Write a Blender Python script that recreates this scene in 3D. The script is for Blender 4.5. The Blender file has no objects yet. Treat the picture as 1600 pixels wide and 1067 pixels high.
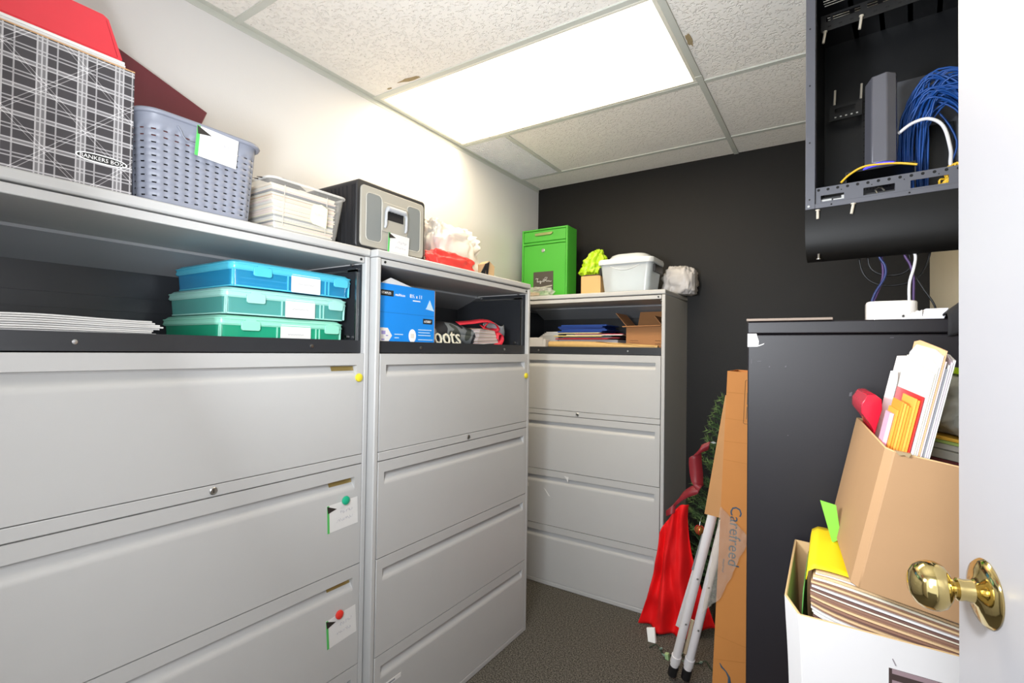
import bpy, bmesh, math, random
from mathutils import Vector, Matrix, noise
R = math.radians
PI = math.pi
random.seed(7)
SC = bpy.context.scene
COL = SC.collection

# ---------------------------------------------------------------- camera
cam_d = bpy.data.cameras.new('camera'); cam = bpy.data.objects.new('camera', cam_d); COL.objects.link(cam)
cam_d.sensor_width = 36.0; cam_d.lens = 778.28/1600*36; cam_d.clip_start = .01
right = Vector((.83883012, .54419903, .01454101)); up = Vector((-.00251389, -.02283807, .99973602)); back = Vector((.54438746, -.83864524, -.0177892))
cam.matrix_world = Matrix(((right.x, up.x, back.x, 0), (right.y, up.y, back.y, 0), (right.z, up.z, back.z, 1.3357), (0, 0, 0, 1)))
SC.camera = cam
# ---------------------------------------------------------------- world, added fill lamps, exposure
W = bpy.data.worlds.new('world'); SC.world = W; W.use_nodes = True
W.node_tree.nodes['Background'].inputs[0].default_value = (.88, .94, 1, 1)
W.node_tree.nodes['Background'].inputs[1].default_value = 1.1
hl = bpy.data.lights.new('doorway_fill', 'AREA'); hl.shape = 'RECTANGLE'; hl.size = 1.2; hl.size_y = 1.2; hl.energy = 16; hl.color = (.9, .95, 1)  # added fill lamp beyond the doorway, standing in for light from the hall
ho = bpy.data.objects.new('doorway_fill', hl); COL.objects.link(ho); ho.location = (-.2, -1.3, 2.42)
ho.rotation_euler = Vector((.1, .95, -.75)).to_track_quat('-Z', 'Y').to_euler()
fl = bpy.data.lights.new('upper_fill', 'AREA'); fl.shape = 'DISK'; fl.size = .22; fl.energy = 16; fl.color = (.90, .95, 1)  # added fill lamp that brightens the ceiling and upper room
fo = bpy.data.objects.new('upper_fill', fl); COL.objects.link(fo); fo.location = (-.62, .22, 1.50)
fo.rotation_euler = Vector((.28, .90, .45)).to_track_quat('-Z', 'Y').to_euler()
ul = bpy.data.lights.new('cabinet_fill', 'AREA'); ul.shape = 'DISK'; ul.size = .55; ul.energy = 7.4; ul.color = (.94, .96, 1)  # added fill lamp that brightens the cabinet fronts and lower room
uo = bpy.data.objects.new('cabinet_fill', ul); COL.objects.link(uo); uo.location = (-.22, -.02, 1.42)
uo.rotation_euler = Vector((-.66, .72, -.26)).to_track_quat('-Z', 'Y').to_euler()
SC.view_settings.view_transform = 'Standard'; SC.view_settings.look = 'None'
SC.view_settings.exposure = 0.48; SC.view_settings.gamma = 1.0; SC.view_settings.use_curve_mapping = False
LAMP = 6.6            # radiance of the ceiling diffuser

# ---------------------------------------------------------------- materials
def srgb(h):
    if isinstance(h, str):
        h = h.lstrip('#'); c = [int(h[i:i+2], 16)/255 for i in (0, 2, 4)]
    else: c = [v/255 for v in h]
    return [(v/12.92 if v <= .04045 else ((v+.055)/1.055)**2.4) for v in c]
MATS = {}
def mat(name, col, rough=.5, metal=0, var=.06, scale=12, bump=0, bscale=200, spec=.5, trans=0, sss=0, alpha=None, gloss=.12):
    if name in MATS: return MATS[name]
    m = bpy.data.materials.new(name); m.use_nodes = True; nt = m.node_tree; N = nt.nodes; L = nt.links
    p = N['Principled BSDF']; c = srgb(col)
    p.inputs['Roughness'].default_value = rough; p.inputs['Metallic'].default_value = metal
    p.inputs['Specular IOR Level'].default_value = spec
    tc = N.new('ShaderNodeTexCoord'); nz = N.new('ShaderNodeTexNoise'); nz.inputs['Scale'].default_value = scale; nz.inputs['Detail'].default_value = 4
    L.new(tc.outputs['Object'], nz.inputs['Vector'])
    mx = N.new('ShaderNodeMix'); mx.data_type = 'RGBA'
    mx.inputs['A'].default_value = [v*(1-var) for v in c]+[1]; mx.inputs['B'].default_value = [min(1, v*(1+var)) for v in c]+[1]
    L.new(nz.outputs['Fac'], mx.inputs['Factor']); L.new(mx.outputs['Result'], p.inputs['Base Color'])
    if bump:
        n2 = N.new('ShaderNodeTexNoise'); n2.inputs['Scale'].default_value = bscale; n2.inputs['Detail'].default_value = 3
        L.new(tc.outputs['Object'], n2.inputs['Vector'])
        b = N.new('ShaderNodeBump'); b.inputs['Strength'].default_value = bump; b.inputs['Distance'].default_value = .002
        L.new(n2.outputs['Fac'], b.inputs['Height']); L.new(b.outputs['Normal'], p.inputs['Normal'])
    if alpha is not None:            # clear plastic: partly see-through sheet with its own gloss
        tr = N.new('ShaderNodeBsdfTransparent'); tr.inputs[0].default_value = [.35+.65*v for v in c]+[1]
        ms = N.new('ShaderNodeMixShader'); ms.inputs[0].default_value = alpha
        out = N['Material Output']; L.new(tr.outputs[0], ms.inputs[1]); L.new(p.outputs[0], ms.inputs[2]); L.new(ms.outputs[0], out.inputs[0])
    MATS[name] = m; return m
def emit(name, col, st):
    m = bpy.data.materials.new(name); m.use_nodes = True; nt = m.node_tree
    p = nt.nodes['Principled BSDF']; c = srgb(col)+[1]
    p.inputs['Base Color'].default_value = c; p.inputs['Emission Color'].default_value = c; p.inputs['Emission Strength'].default_value = st
    return m
def nodes_of(m): return m.node_tree.nodes, m.node_tree.links, m.node_tree.nodes['Principled BSDF']

GREY = mat('grey_enamel', '#bdbdbc', .42, var=.02, bump=.05, bscale=500)
CHAR = mat('charcoal_steel', '#2b2d31', .38, var=.12)
DARKLINE = mat('dark_gap', '#17171a', .7)
STEEL = mat('bright_steel', '#b8b8b6', .28, 1)
BRASS = mat('polished_brass', '#d2bd80', .10, 1, var=.02)
GOLD = mat('gold_label_film', '#a8935a', .35, .5)
WHITEP = mat('white_paper', '#dfdedc', .7)
CREAM = mat('cream_paper', '#ece4cf', .7)
PINKP = mat('pale_pink_paper', '#ecd8d6', .7)
MANILA = mat('manila_paper', '#d9b98d', .75)
BROWNP = mat('brown_folder_paper', '#8e6a58', .75)
KRAFT = mat('kraft_cardboard', '#c49a6c', .8, var=.08, bump=.15, bscale=90)
KRAFTD = mat('darker_cardboard', '#b07f4e', .8, var=.08, bump=.15, bscale=90)
ORANGEC = mat('orange_brown_cardboard', '#b97838', .75, var=.08, bump=.12, bscale=60)
WHITEC = mat('white_cardboard', '#d3d0cf', .6, var=.02)
BLACKP = mat('black_plastic', '#1b1b1d', .45)
BLACKM = mat('black_enamel', '#19161a', .42, spec=.35, var=.08, bump=.04, bscale=300)
NETM = mat('rack_grey_black', '#101114', .4, var=.1)
RACKF = mat('rack_front_grey', '#55565e', .4, var=.06)
GREENL = mat('green_card_stripe', '#54b95e', .6)
REDM = mat('red_plastic', '#d3262b', .35)
INK = mat('black_ink', '#20201f', .6)
WINK = mat('white_ink', '#f4f4f4', .6)
GINK = mat('grey_ink', '#8d9096', .6)

# ---------------------------------------------------------------- mesh helpers
class MB:
    def __init__(s): s.bm = bmesh.new(); s.m = 0
    def face(s, vs, m=None):
        try:
            f = s.bm.faces.new(vs); f.material_index = s.m if m is None else m; return f
        except ValueError: return None
    def poly(s, pts, m=None): return s.face([s.bm.verts.new(p) for p in pts], m)
    def hexa(s, P, m=None):
        v = [s.bm.verts.new(p) for p in P]
        for q in ((0, 3, 2, 1), (4, 5, 6, 7), (0, 1, 5, 4), (1, 2, 6, 5), (2, 3, 7, 6), (3, 0, 4, 7)): s.face([v[i] for i in q], m)
    def box(s, x0, x1, y0, y1, z0, z1, m=None, mtx=None):
        P = [Vector(p) for p in ((x0, y0, z0), (x1, y0, z0), (x1, y1, z0), (x0, y1, z0), (x0, y0, z1), (x1, y0, z1), (x1, y1, z1), (x0, y1, z1))]
        if mtx is not None: P = [mtx @ p for p in P]
        s.hexa(P, m)
    def prism(s, pts, axis, a, b, m=None, mtx=None):
        def P(u, v, w): return {'x': (w, u, v), 'y': (u, w, v), 'z': (u, v, w)}[axis]
        A = [Vector(P(u, v, a)) for u, v in pts]; B = [Vector(P(u, v, b)) for u, v in pts]
        if mtx is not None: A = [mtx @ p for p in A]; B = [mtx @ p for p in B]
        A = [s.bm.verts.new(p) for p in A]; B = [s.bm.verts.new(p) for p in B]
        s.face(A[::-1], m); s.face(B, m); n = len(pts)
        for i in range(n): s.face((A[i], A[(i+1) % n], B[(i+1) % n], B[i]), m)
    def tube(s, path, r, n=8, m=None, caps=True):
        path = [Vector(p) for p in path]; rs = r if isinstance(r, (list, tuple)) else [r]*len(path)
        t0 = (path[1]-path[0]).normalized(); a = Vector((0, 0, 1)) if abs(t0.z) < .9 else Vector((1, 0, 0))
        nrm = t0.cross(a).normalized(); rings = []
        for i, p in enumerate(path):
            t = (path[min(i+1, len(path)-1)]-path[max(i-1, 0)]).normalized()
            nrm = (nrm-t*nrm.dot(t)).normalized(); bn = t.cross(nrm)
            rings.append([s.bm.verts.new(p+(nrm*math.cos(2*PI*k/n)+bn*math.sin(2*PI*k/n))*rs[i]) for k in range(n)])
        for i in range(len(rings)-1):
            for k in range(n): s.face((rings[i][k], rings[i][(k+1) % n], rings[i+1][(k+1) % n], rings[i+1][k]), m)
        if caps: s.face(rings[0][::-1], m); s.face(rings[-1], m)
    def lathe(s, prof, n=24, mtx=None, m=None):
        rings = []
        for r, z in prof:
            ring = []
            for k in range(n):
                p = Vector((r*math.cos(2*PI*k/n), r*math.sin(2*PI*k/n), z))
                ring.append(s.bm.verts.new(mtx @ p if mtx is not None else p))
            rings.append(ring)
        for i in range(len(rings)-1):
            for k in range(n): s.face((rings[i][k], rings[i][(k+1) % n], rings[i+1][(k+1) % n], rings[i+1][k]), m)
        s.face(rings[0][::-1], m); s.face(rings[-1], m)
    def grid(s, fn, nu, nv, m=None, closed=False, skip=None):
        V = [[s.bm.verts.new(fn(i/nu, j/nv)) for j in range(nv+1)] for i in range(nu if closed else nu+1)]
        for i in range(nu):
            for j in range(nv):
                if skip and skip(i, j): continue
                s.face((V[i][j], V[(i+1) % len(V)][j], V[(i+1) % len(V)][j+1], V[i][j+1]), m)
        return V
    def build(s, name, mats, parent=None, smooth=None, bevel=0, solid=0, loc=None, rot=None, fix=True, segs=2, sub=0):
        if fix: bmesh.ops.recalc_face_normals(s.bm, faces=s.bm.faces)
        me = bpy.data.meshes.new(name); s.bm.to_mesh(me); s.bm.free()
        for q in (mats if isinstance(mats, (list, tuple)) else [mats]): me.materials.append(q)
        o = bpy.data.objects.new(name, me); COL.objects.link(o)
        if parent: o.parent = parent
        if loc: o.location = loc
        if rot: o.rotation_euler = rot
        if smooth is not None:
            for p in me.polygons: p.use_smooth = True
            me.set_sharp_from_angle(angle=R(smooth))
        if sub:
            q = o.modifiers.new('sub', 'SUBSURF'); q.levels = sub; q.render_levels = sub
        if solid:
            q = o.modifiers.new('solid', 'SOLIDIFY'); q.thickness = solid; q.offset = 0
        if bevel:
            q = o.modifiers.new('bev', 'BEVEL'); q.width = bevel; q.segments = segs; q.limit_method = 'ANGLE'; q.angle_limit = R(40)
            if smooth is None:
                for p in me.polygons: p.use_smooth = True
                me.set_sharp_from_angle(angle=R(30))
                q.harden_normals = False
        return o
def tag(o, label=None, cat=None, group=None, kind=None):
    if label: o['label'] = label
    if cat: o['category'] = cat
    if group: o['group'] = group
    if kind: o['kind'] = kind
    return o
def thing(name, label, cat, loc=(0, 0, 0), rz=0, group=None):
    o = bpy.data.objects.new(name, None); COL.objects.link(o); o.location = loc; o.rotation_euler = (0, 0, rz); o.empty_display_size = .05
    return tag(o, label, cat, group)
def struct(name, mb, mats, **k): return tag(mb.build(name, mats, **k), kind='structure')
def kids(o): return [c for c in bpy.data.objects if c.parent == o]
def copy_tree(o, parent=None):
    c = o.copy(); COL.objects.link(c)
    if parent: c.parent = parent
    for ch in kids(o): copy_tree(ch, c)
    return c
def text(name, s, size, m, parent, loc, rot=(PI/2, 0, 0), align='LEFT', sx=1, ext=.0003):
    cu = bpy.data.curves.new(name, 'FONT'); cu.body = s; cu.size = size; cu.extrude = ext; cu.align_x = align; cu.resolution_u = 2
    tmp = bpy.data.objects.new('tmp', cu); COL.objects.link(tmp)
    dg = bpy.context.evaluated_depsgraph_get(); dg.update()
    me = bpy.data.meshes.new_from_object(tmp.evaluated_get(dg)); bpy.data.objects.remove(tmp)
    me.materials.clear(); me.materials.append(m); me.name = name
    o = bpy.data.objects.new(name, me); COL.objects.link(o); o.parent = parent; o.location = loc; o.rotation_euler = rot; o.scale = (sx, 1, 1)
    return o
def rrect(w, d, r, n=6, cx=0, cy=0):
    P = []
    for (sx, sy, a0) in ((1, 1, 0), (-1, 1, 90), (-1, -1, 180), (1, -1, 270)):
        for k in range(n+1):
            a = R(a0+90*k/n); P.append((cx+sx*(w/2-r)+r*math.cos(a), cy+sy*(d/2-r)+r*math.sin(a)))
    return P
def squiggle(mb, x, z, w, h, y, seed, m=0, r=.0006, n=26):
    rd = random.Random(seed); ph = rd.random()*6; P = []
    for i in range(n):
        t = i/(n-1); P.append((x+w*t+.18*h*math.sin(9*t*PI+ph), y, z+h*.5*(math.sin(13*t*PI+ph)*(.4+.6*rd.random()))))
    mb.tube(P, r, 4, m)
def blob(mb, c, rad, seed=0, fold=.12, kf=7, nz=.12, nu=64, nv=36, flat=None, e=.7, m=0, nscale=3.5):
    """crumpled bag: a squarish egg with vertical creases and noise, cut flat at the base"""
    c = Vector(c); sv = Vector((seed*3.1, seed*1.7, seed*.9))
    def sp(v, e): return math.copysign(abs(v)**e, v)
    def fn(u, v):
        th = 2*PI*u; ph = -PI/2+PI*v
        d = Vector((sp(math.cos(ph), e)*sp(math.cos(th), e), sp(math.cos(ph), e)*sp(math.sin(th), e), sp(math.sin(ph), e)))
        k = 1+nz*noise.noise(d*nscale+sv)+.5*nz*noise.noise(d*nscale*2.7+sv)
        rid = 1-abs(noise.noise(Vector((math.cos(th)*kf*.5, math.sin(th)*kf*.5, d.z*1.2))+sv))*2
        k += fold*(rid-.5)*math.cos(ph)
        rid2 = 1-2*abs(noise.noise(d*nscale*1.8+sv*2)); k += fold*.45*(rid2-.5)
        p = Vector((c.x+d.x*rad[0]*k, c.y+d.y*rad[1]*k, c.z+d.z*rad[2]*k))
        if flat is not None and p.z < flat: p.z = flat+.0005*(d.z+1)
        return p
    mb.grid(fn, nu, nv, m, closed=True)
    bmesh.ops.remove_doubles(mb.bm, verts=mb.bm.verts, dist=1e-5)

# ================================================================ THE ROOM
XL, XR, YB, YF, ZC = -1.7248, .365, 2.968, -.06, 2.447
carpet = mat('charcoal_carpet', '#4a4946', .95, var=.25, scale=60, bump=.8, bscale=450, spec=.1)
N_, L_, P_ = nodes_of(carpet)
vo = N_.new('ShaderNodeTexNoise'); vo.inputs['Scale'].default_value = 170; vo.inputs['Detail'].default_value = 2
cr = N_.new('ShaderNodeValToRGB'); cr.color_ramp.elements[0].position = .38; cr.color_ramp.elements[0].color = srgb('#3c3a36')+[1]
cr.color_ramp.elements[1].position = .68; cr.color_ramp.elements[1].color = srgb('#7d786f')+[1]
tc = [n for n in N_ if n.type == 'TEX_COORD'][0]; L_.new(tc.outputs['Object'], vo.inputs['Vector']); L_.new(vo.outputs['Fac'], cr.inputs[0]); L_.new(cr.outputs[0], P_.inputs['Base Color'])
WALLW = mat('white_wall_paint', '#dcdbda', .55, var=.015, scale=3, bump=.12, bscale=250)
WALLB = mat('black_wall_paint', '#191715', .55, spec=.3, var=.06, scale=4, bump=.25, bscale=220)
WALLC = mat('beige_wall_paint', '#cfc6b0', .6, var=.02)
b = MB(); b.box(XL-.1, XR+.1, YF-2.5, YB+.1, -.1, 0); struct('floor', b, carpet)
b = MB(); b.box(XL-.1, XL, YF-.1, YB+.1, 0, ZC+.1); struct('wall_left', b, WALLW)
b = MB(); b.box(XL, XR, YB, YB+.1, 0, ZC+.1); struct('wall_back', b, WALLB)
b = MB(); b.box(XR, XR+.1, YF-.1, YB+.1, 0, ZC+.1); struct('wall_right', b, WALLC)
b = MB(); b.box(XL, -.58, YF-.12, YF, 0, ZC+.1); b.box(.305, XR, YF-.12, YF, 0, ZC+.1); b.box(-.58, .305, YF-.12, YF, 2.08, ZC+.1); struct('wall_front', b, WALLW)
# ceiling tiles: pitted mineral fibre
TILE = mat('ceiling_tile_fibre', '#f3efe8', .9, var=.03, bump=0, spec=.1)
N_, L_, P_ = nodes_of(TILE); tc = [n for n in N_ if n.type == 'TEX_COORD'][0]
v1 = N_.new('ShaderNodeTexNoise'); v1.inputs['Scale'].default_value = 95; v1.inputs['Detail'].default_value = 3
cr = N_.new('ShaderNodeValToRGB'); cr.color_ramp.elements[0].position = .36; cr.color_ramp.elements[1].position = .47
v2 = N_.new('ShaderNodeTexVoronoi'); v2.inputs['Scale'].default_value = 42; v2.inputs['Randomness'].default_value = 1
cr2 = N_.new('ShaderNodeValToRGB'); cr2.color_ramp.elements[0].position = .07; cr2.color_ramp.elements[0].color = (.30, .26, .20, 1); cr2.color_ramp.elements[1].position = .13
mxx = N_.new('ShaderNodeMix'); mxx.data_type = 'RGBA'; mxx.blend_type = 'MULTIPLY'; mxx.inputs['Factor'].default_value = .55
old = P_.inputs['Base Color'].links[0].from_socket
L_.new(tc.outputs['Object'], v1.inputs['Vector']); L_.new(tc.outputs['Object'], v2.inputs['Vector'])
L_.new(v1.outputs['Fac'], cr.inputs[0]); L_.new(v2.outputs['Distance'], cr2.inputs[0]); L_.new(old, mxx.inputs['A']); L_.new(cr2.outputs[0], mxx.inputs['B']); L_.new(mxx.outputs['Result'], P_.inputs['Base Color'])
bp = N_.new('ShaderNodeBump'); bp.inputs['Strength'].default_value = .6; bp.inputs['Distance'].default_value = .004
L_.new(cr.outputs[0], bp.inputs['Height']); L_.new(bp.outputs['Normal'], P_.inputs['Normal'])
CHIP = mat('torn_tile_core', '#a08e6a', .95, var=.3, scale=90, bump=.8, bscale=150)
TBAR = mat('ceiling_grid_steel', '#c9cbc2', .45, var=.02)
XT = -.462; YT = [.28, .89, 1.5, 2.11, 2.73]
b = MB(); xs = [XL, XT, XR]; ys = [YF]+YT+[YB]
for i in range(2):
    for j in range(len(ys)-1):
        if i == 0 and j == 3: continue                       # the lamp's bay
        b.box(xs[i], xs[i+1], ys[j], ys[j+1], ZC, ZC+.015)
b.box(XL, XR, YF-.1, YB+.1, ZC+.12, ZC+.14)
def chip(cx, cy, w, h, seed, ang=0):
    rd = random.Random(seed); P = []
    for k in range(14):
        a = 2*PI*k/14; r = .75+.5*rd.random(); x = w*r*math.cos(a); y = h*r*math.sin(a)
        P.append((cx+x*math.cos(ang)-y*math.sin(ang), cy+x*math.sin(ang)+y*math.cos(ang)))
    b.prism(P, 'z', ZC-.002, ZC+.004, 1)
chip(-1.475, 1.468, .055, .010, 3, .12); chip(-1.60, 1.475, .012, .004, 5); chip(-.437, 1.80, .010, .040, 9)
struct('ceiling', b, [TILE, CHIP])
b = MB(); b.box(XT-.012, XT+.012, YF, YB, ZC-.006, ZC+.004)
b.box(XT-.0135, XT+.0135, 2.05, 2.085, ZC-.0075, ZC-.004); struct('trim_1', b, TBAR, bevel=.001)
for k, y in enumerate(YT):
    b = MB()
    for x0, x1 in ((XL, XT-.0125), (XT+.0125, XR)): b.box(x0, x1, y-.012, y+.012, ZC-.005, ZC+.004)
    struct('trim_%d' % (k+2), b, TBAR, bevel=.001)
b = MB(); b.prism([(XL, ZC-.022), (XL+.002, ZC-.022), (XL+.002, ZC-.002), (XL+.022, ZC-.002), (XL+.022, ZC), (XL, ZC)], 'y', YF, YB); struct('trim_7', b, TBAR)
b = MB(); b.box(-1.43-.012, -1.43+.012, 2.122, 2.718, ZC-.005, ZC+.004); struct('trim_8', b, TBAR)
b = MB(); b.box(XR-.022, XR, YF, YB, ZC-.003, ZC); struct('trim_9', b, TBAR)
# lamp
t = thing('ceiling_light', 'large rectangular fluorescent ceiling light glowing white above the cabinets', 'ceiling light', (XL, 1.5, ZC))
b = MB(); x0, x1, y0, y1 = .024, 1.250, .014, .596
for a in ((x0, x1, y0, y0+.014), (x0, x1, y1-.014, y1), (x0, x0+.012, y0+.014, y1-.014), (x1-.014, x1, y0+.014, y1-.014)): b.box(a[0], a[1], a[2], a[3], -.004, .012)
b.box(x0, x1, y0, y1, .10, .11); b.build('frame', mat('lamp_frame', '#e6e2d4', .4), t, bevel=.002)
b = MB(); b.box(x0+.012, x1-.014, y0+.014, y1-.014, .000, .004); b.build('diffuser', emit('lamp_diffuser', '#ffeed0', LAMP), t)
# vent grille
t = thing('air_vent', 'white perforated air vent in the ceiling beside the glowing light panel', 'air vent', (XL, 2.122, ZC))
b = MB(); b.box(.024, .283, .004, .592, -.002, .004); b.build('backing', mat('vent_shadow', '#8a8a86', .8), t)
b = MB()
nx, ny = 20, 44
for i in range(nx+1):
    x = .024+(.259)*i/nx; b.box(x-.0034, x+.0034, .004, .592, -.005, -.002)
for j in range(ny+1):
    y = .006+.584*j/ny; b.box(.022, .285, y-.0034, y+.0034, -.0052, -.002)
b.build('grille', mat('vent_white', '#e2e2e4', .5), t)

# ---------------------------------------------------------------- open door with brass knob
DE = Vector((.131, .84, 0)); da = R(12)
t = bpy.data.objects.new('door_1', None)
COL.objects.link(t); t.location = DE; t.rotation_euler = (0, 0, -PI/2+da)     # local +x runs from latch edge to hinge, local -y is the visible face
t['kind'] = 'structure'
DOORW = mat('white_door_paint', '#a6a4a7', .35, var=.01, scale=3)
b = MB(); b.box(0, .80, 0, .036, .008, 2.04); b.build('door_leaf', DOORW, t, bevel=.002)
kt = Matrix.Translation((.068, 0, 1.068)) @ Matrix.Rotation(PI/2, 4, 'X')
b = MB()
prof = [(.001, 0), (.036, 0), (.0375, .002), (.034, .006), (.024, .009), (.016, .011), (.0125, .014), (.0115, .022), (.0125, .025), (.0125, .028), (.010, .030), (.011, .033), (.018, .036), (.0245, .041), (.0275, .048), (.0275, .054), (.0255, .061), (.021, .067), (.013, .0715), (.004, .073), (.0005, .0732)]
b.lathe(prof, 40, kt); k = b.build('door_knob', BRASS, t, smooth=35); k['label'] = 'polished brass door knob'

# ================================================================ FILING CABINETS
CW, CD, CH = .964, .452, 1.657
def drawer_mesh(w, zt, zb, fl=.036, rec=.072, dep=.020, inset=.026):
    b = MB(); xa, xb = inset, w-inset
    b.poly([(0, 0, zb), (xa, 0, zb), (xa, 0, zt), (0, 0, zt)]); b.poly([(xb, 0, zb), (w, 0, zb), (w, 0, zt), (xb, 0, zt)])
    prof = [(0, zt), (0, zt-fl), (dep, zt-fl-.001), (dep+.001, zt-fl-.007), (dep*.82, zt-fl-.015), (dep*.5, zt-fl-.023), (dep*.22, zt-fl-.029), (.0012, zt-rec+.002), (0, zt-rec-.006), (0, zb)]
    for (y0, z0), (y1, z1) in zip(prof, prof[1:]): b.poly([(xa, y0, z0), (xb, y0, z0), (xb, y1, z1), (xa, y1, z1)])
    for x in (xa, xb): b.poly([(x, y, z) for y, z in prof[1:-1]])
    bt = .022
    for q in ([(0, 0, zt), (w, 0, zt), (w, bt, zt), (0, bt, zt)], [(0, 0, zb), (w, 0, zb), (w, bt, zb), (0, bt, zb)], [(0, 0, zb), (0, 0, zt), (0, bt, zt), (0, bt, zb)], [(w, 0, zb), (w, 0, zt), (w, bt, zt), (w, bt, zb)], [(0, bt, zb), (w, bt, zb), (w, bt, zt), (0, bt, zt)]): b.poly(q)
    # drawer tray behind the front
    b.box(.03, w-.03, bt+.003, .40, zb+.02, zb+.20)
    bmesh.ops.remove_doubles(b.bm, verts=b.bm.verts, dist=1e-5)
    return b
def lateral_cabinet(label, loc, rz, lockx=.485):
    t = thing('filing_cabinet', label, 'filing cabinet', loc, rz, 'grey lateral filing cabinets')
    b = MB()
    b.box(0, .0185, 0, CD, .0, CH-.026); b.box(CW-.0185, CW, 0, CD, .0, CH-.026); b.box(.0185, CW-.0185, CD-.012, CD, 0, CH-.026)
    b.box(.0185, CW-.0185, .0, .02, 0, .0245); b.box(.0185, CW-.0185, .02, CD-.012, .0, .012)
    b.box(.0185, CW-.0185, .024, CD-.012, 1.300, 1.318)
    b.build('case', GREY, t, bevel=.004)
    b = MB(); b.box(-.001, CW+.001, -.001, CD, CH-.0245, CH); b.build('top_panel', GREY, t, bevel=.005)
    # open compartment lining
    b = MB(); b.box(.0187, .0215, .018, CD-.013, 1.320, 1.606); b.box(CW-.0215, CW-.0187, .018, CD-.013, 1.320, 1.606)
    b.box(.0215, CW-.0215, CD-.0165, CD-.0125, 1.320, 1.606)
    for z in (1.43, 1.47): b.box(.0215, CW-.0215, CD-.019, CD-.0165, z, z+.004)
    b.build('compartment', CHAR, t)
    # roll-back door parked under the top
    b = MB(); b.box(.021, CW-.021, .004, .020, 1.6085, 1.629); b.box(.024, CW-.024, .020, .40, 1.609, 1.621)
    fd = b.build('flip_up_door', GREY, t, bevel=.002)
    for x in (.036, CW-.036):
        b = MB(); b.lathe([(.0005, 0), (.0042, 0), (.0042, .002), (.0005, .002)], 12, Matrix.Translation((x, .0035, 1.619)) @ Matrix.Rotation(PI/2, 4, 'X')); b.build('door_screw', DARKLINE, fd)
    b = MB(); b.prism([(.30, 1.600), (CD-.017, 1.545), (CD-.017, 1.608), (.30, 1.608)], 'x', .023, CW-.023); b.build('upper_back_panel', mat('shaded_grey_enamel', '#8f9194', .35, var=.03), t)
    # sliding shelf with lip
    b = MB(); b.box(.024, CW-.024, .022, .43, 1.338, 1.345); b.prism([(.016, 1.3215), (.020, 1.3215), (.020, 1.358), (.030, 1.358), (.030, 1.3605), (.016, 1.3605)], 'x', .024, CW-.024)
    b.box(.06, CW-.06, .40, .404, 1.345, 1.372)
    for i in range(30):
        x = .06+i*(CW-.12)/29; b.box(x-.001, x+.001, .396, .400, 1.372-.002, 1.384)
    sh = b.build('shelf', CHAR, t)
    for x in (.225, .765):
        b = MB(); b.lathe([(.0005, 0), (.0055, 0), (.0048, .003), (.0005, .0036)], 12, Matrix.Translation((x, .0158, 1.340)) @ Matrix.Rotation(PI/2, 4, 'X')); b.build('rivet', STEEL, sh, smooth=40)
    # steel slide arms
    for sx in (0, 1):
        q = (lambda v: CW-v) if sx else (lambda v: v)
        b = MB(); xa, xb = sorted((q(.0225), q(.027))); b.box(xa, xb, .034, .040, 1.330, 1.588); xa, xb = sorted((q(.0225), q(.030))); b.box(xa, xb, .034, .34, 1.583, 1.590)
        b.box(xa, xb, .034, .075, 1.582, 1.594); b.box(xa, xb, .28, .42, 1.592, 1.604)
        xa, xb = sorted((q(.0225), q(.038)))
        b.lathe([(.0005, 0), (.006, 0), (.006, .012), (.0005, .012)], 10, Matrix.Translation((xa, .07, 1.372)) @ Matrix.Rotation(PI/2, 4, 'Y'))
        b.lathe([(.0005, 0), (.0045, 0), (.0045, .008), (.0005, .008)], 10, Matrix.Translation((xa, .05, 1.604)) @ Matrix.Rotation(PI/2, 4, 'Y'))
        b.build('slide_arm', STEEL, t)
    x0, w = .0205, CW-.041
    b = MB(); b.box(x0, x0+w, 0, .022, .9705, .9985); lr = b.build('lock_rail', GREY, t, bevel=.0015)
    b = MB(); mt = Matrix.Translation((lockx, 0, .9845)) @ Matrix.Rotation(PI/2, 4, 'X')
    b.lathe([(.0005, 0), (.0095, 0), (.0095, .002), (.0075, .0035), (.0070, .002), (.0005, .002)], 20, mt); b.box(lockx-.0008, lockx+.0008, -.0026, -.002, .980, .989, 1); b.build('lock', [STEEL, INK], lr, smooth=30)
    ds = []
    for zt, zb in ((1.3185, 1.001), (.968, .657), (.654, .342), (.339, .027)):
        ds.append(drawer_mesh(w, zt, zb).build('drawer', GREY, t, loc=(x0, 0, 0), bevel=.0012))
    return t, ds
def gold_label(d, zt):
    b = MB(); w = CW-.041; xb = w-.027
    b.poly([(xb-.084, .0195, zt-.040), (xb-.001, .0195, zt-.040), (xb-.001, .0135, zt-.0535), (xb-.084, .0135, zt-.0535)])
    o = b.build('label_strip', GOLD, d, solid=.0008); o['label'] = 'gold label strip in the drawer pull'
XA, XB, YC = -1.264, -1.2376, 2.5225
YA0, YB0, XC0 = .135, 1.103, -.7195-CW
cabA, dA = lateral_cabinet('grey lateral filing cabinet nearest the viewer, with teal cases on its open shelf', (XA, YA0, 0), PI/2, .492)
cabB, dB = lateral_cabinet('middle grey lateral filing cabinet with a blue box on its open shelf', (XB, YB0, 0), PI/2, .492)
cabC, dC = lateral_cabinet('grey lateral filing cabinet against the black wall, green drop box on its top', (XC0, YC, 0), 0, .485)
for d, zt in zip(dA[:3], (1.3185, .968, .654)): gold_label(d, zt)
def sticker(d, pts, m=WHITEP, name='torn_sticker', label='torn white sticker remnant'):
    b = MB(); b.prism(pts, 'y', -.0009, 0); o = b.build(name, m, d); o['label'] = label
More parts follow.
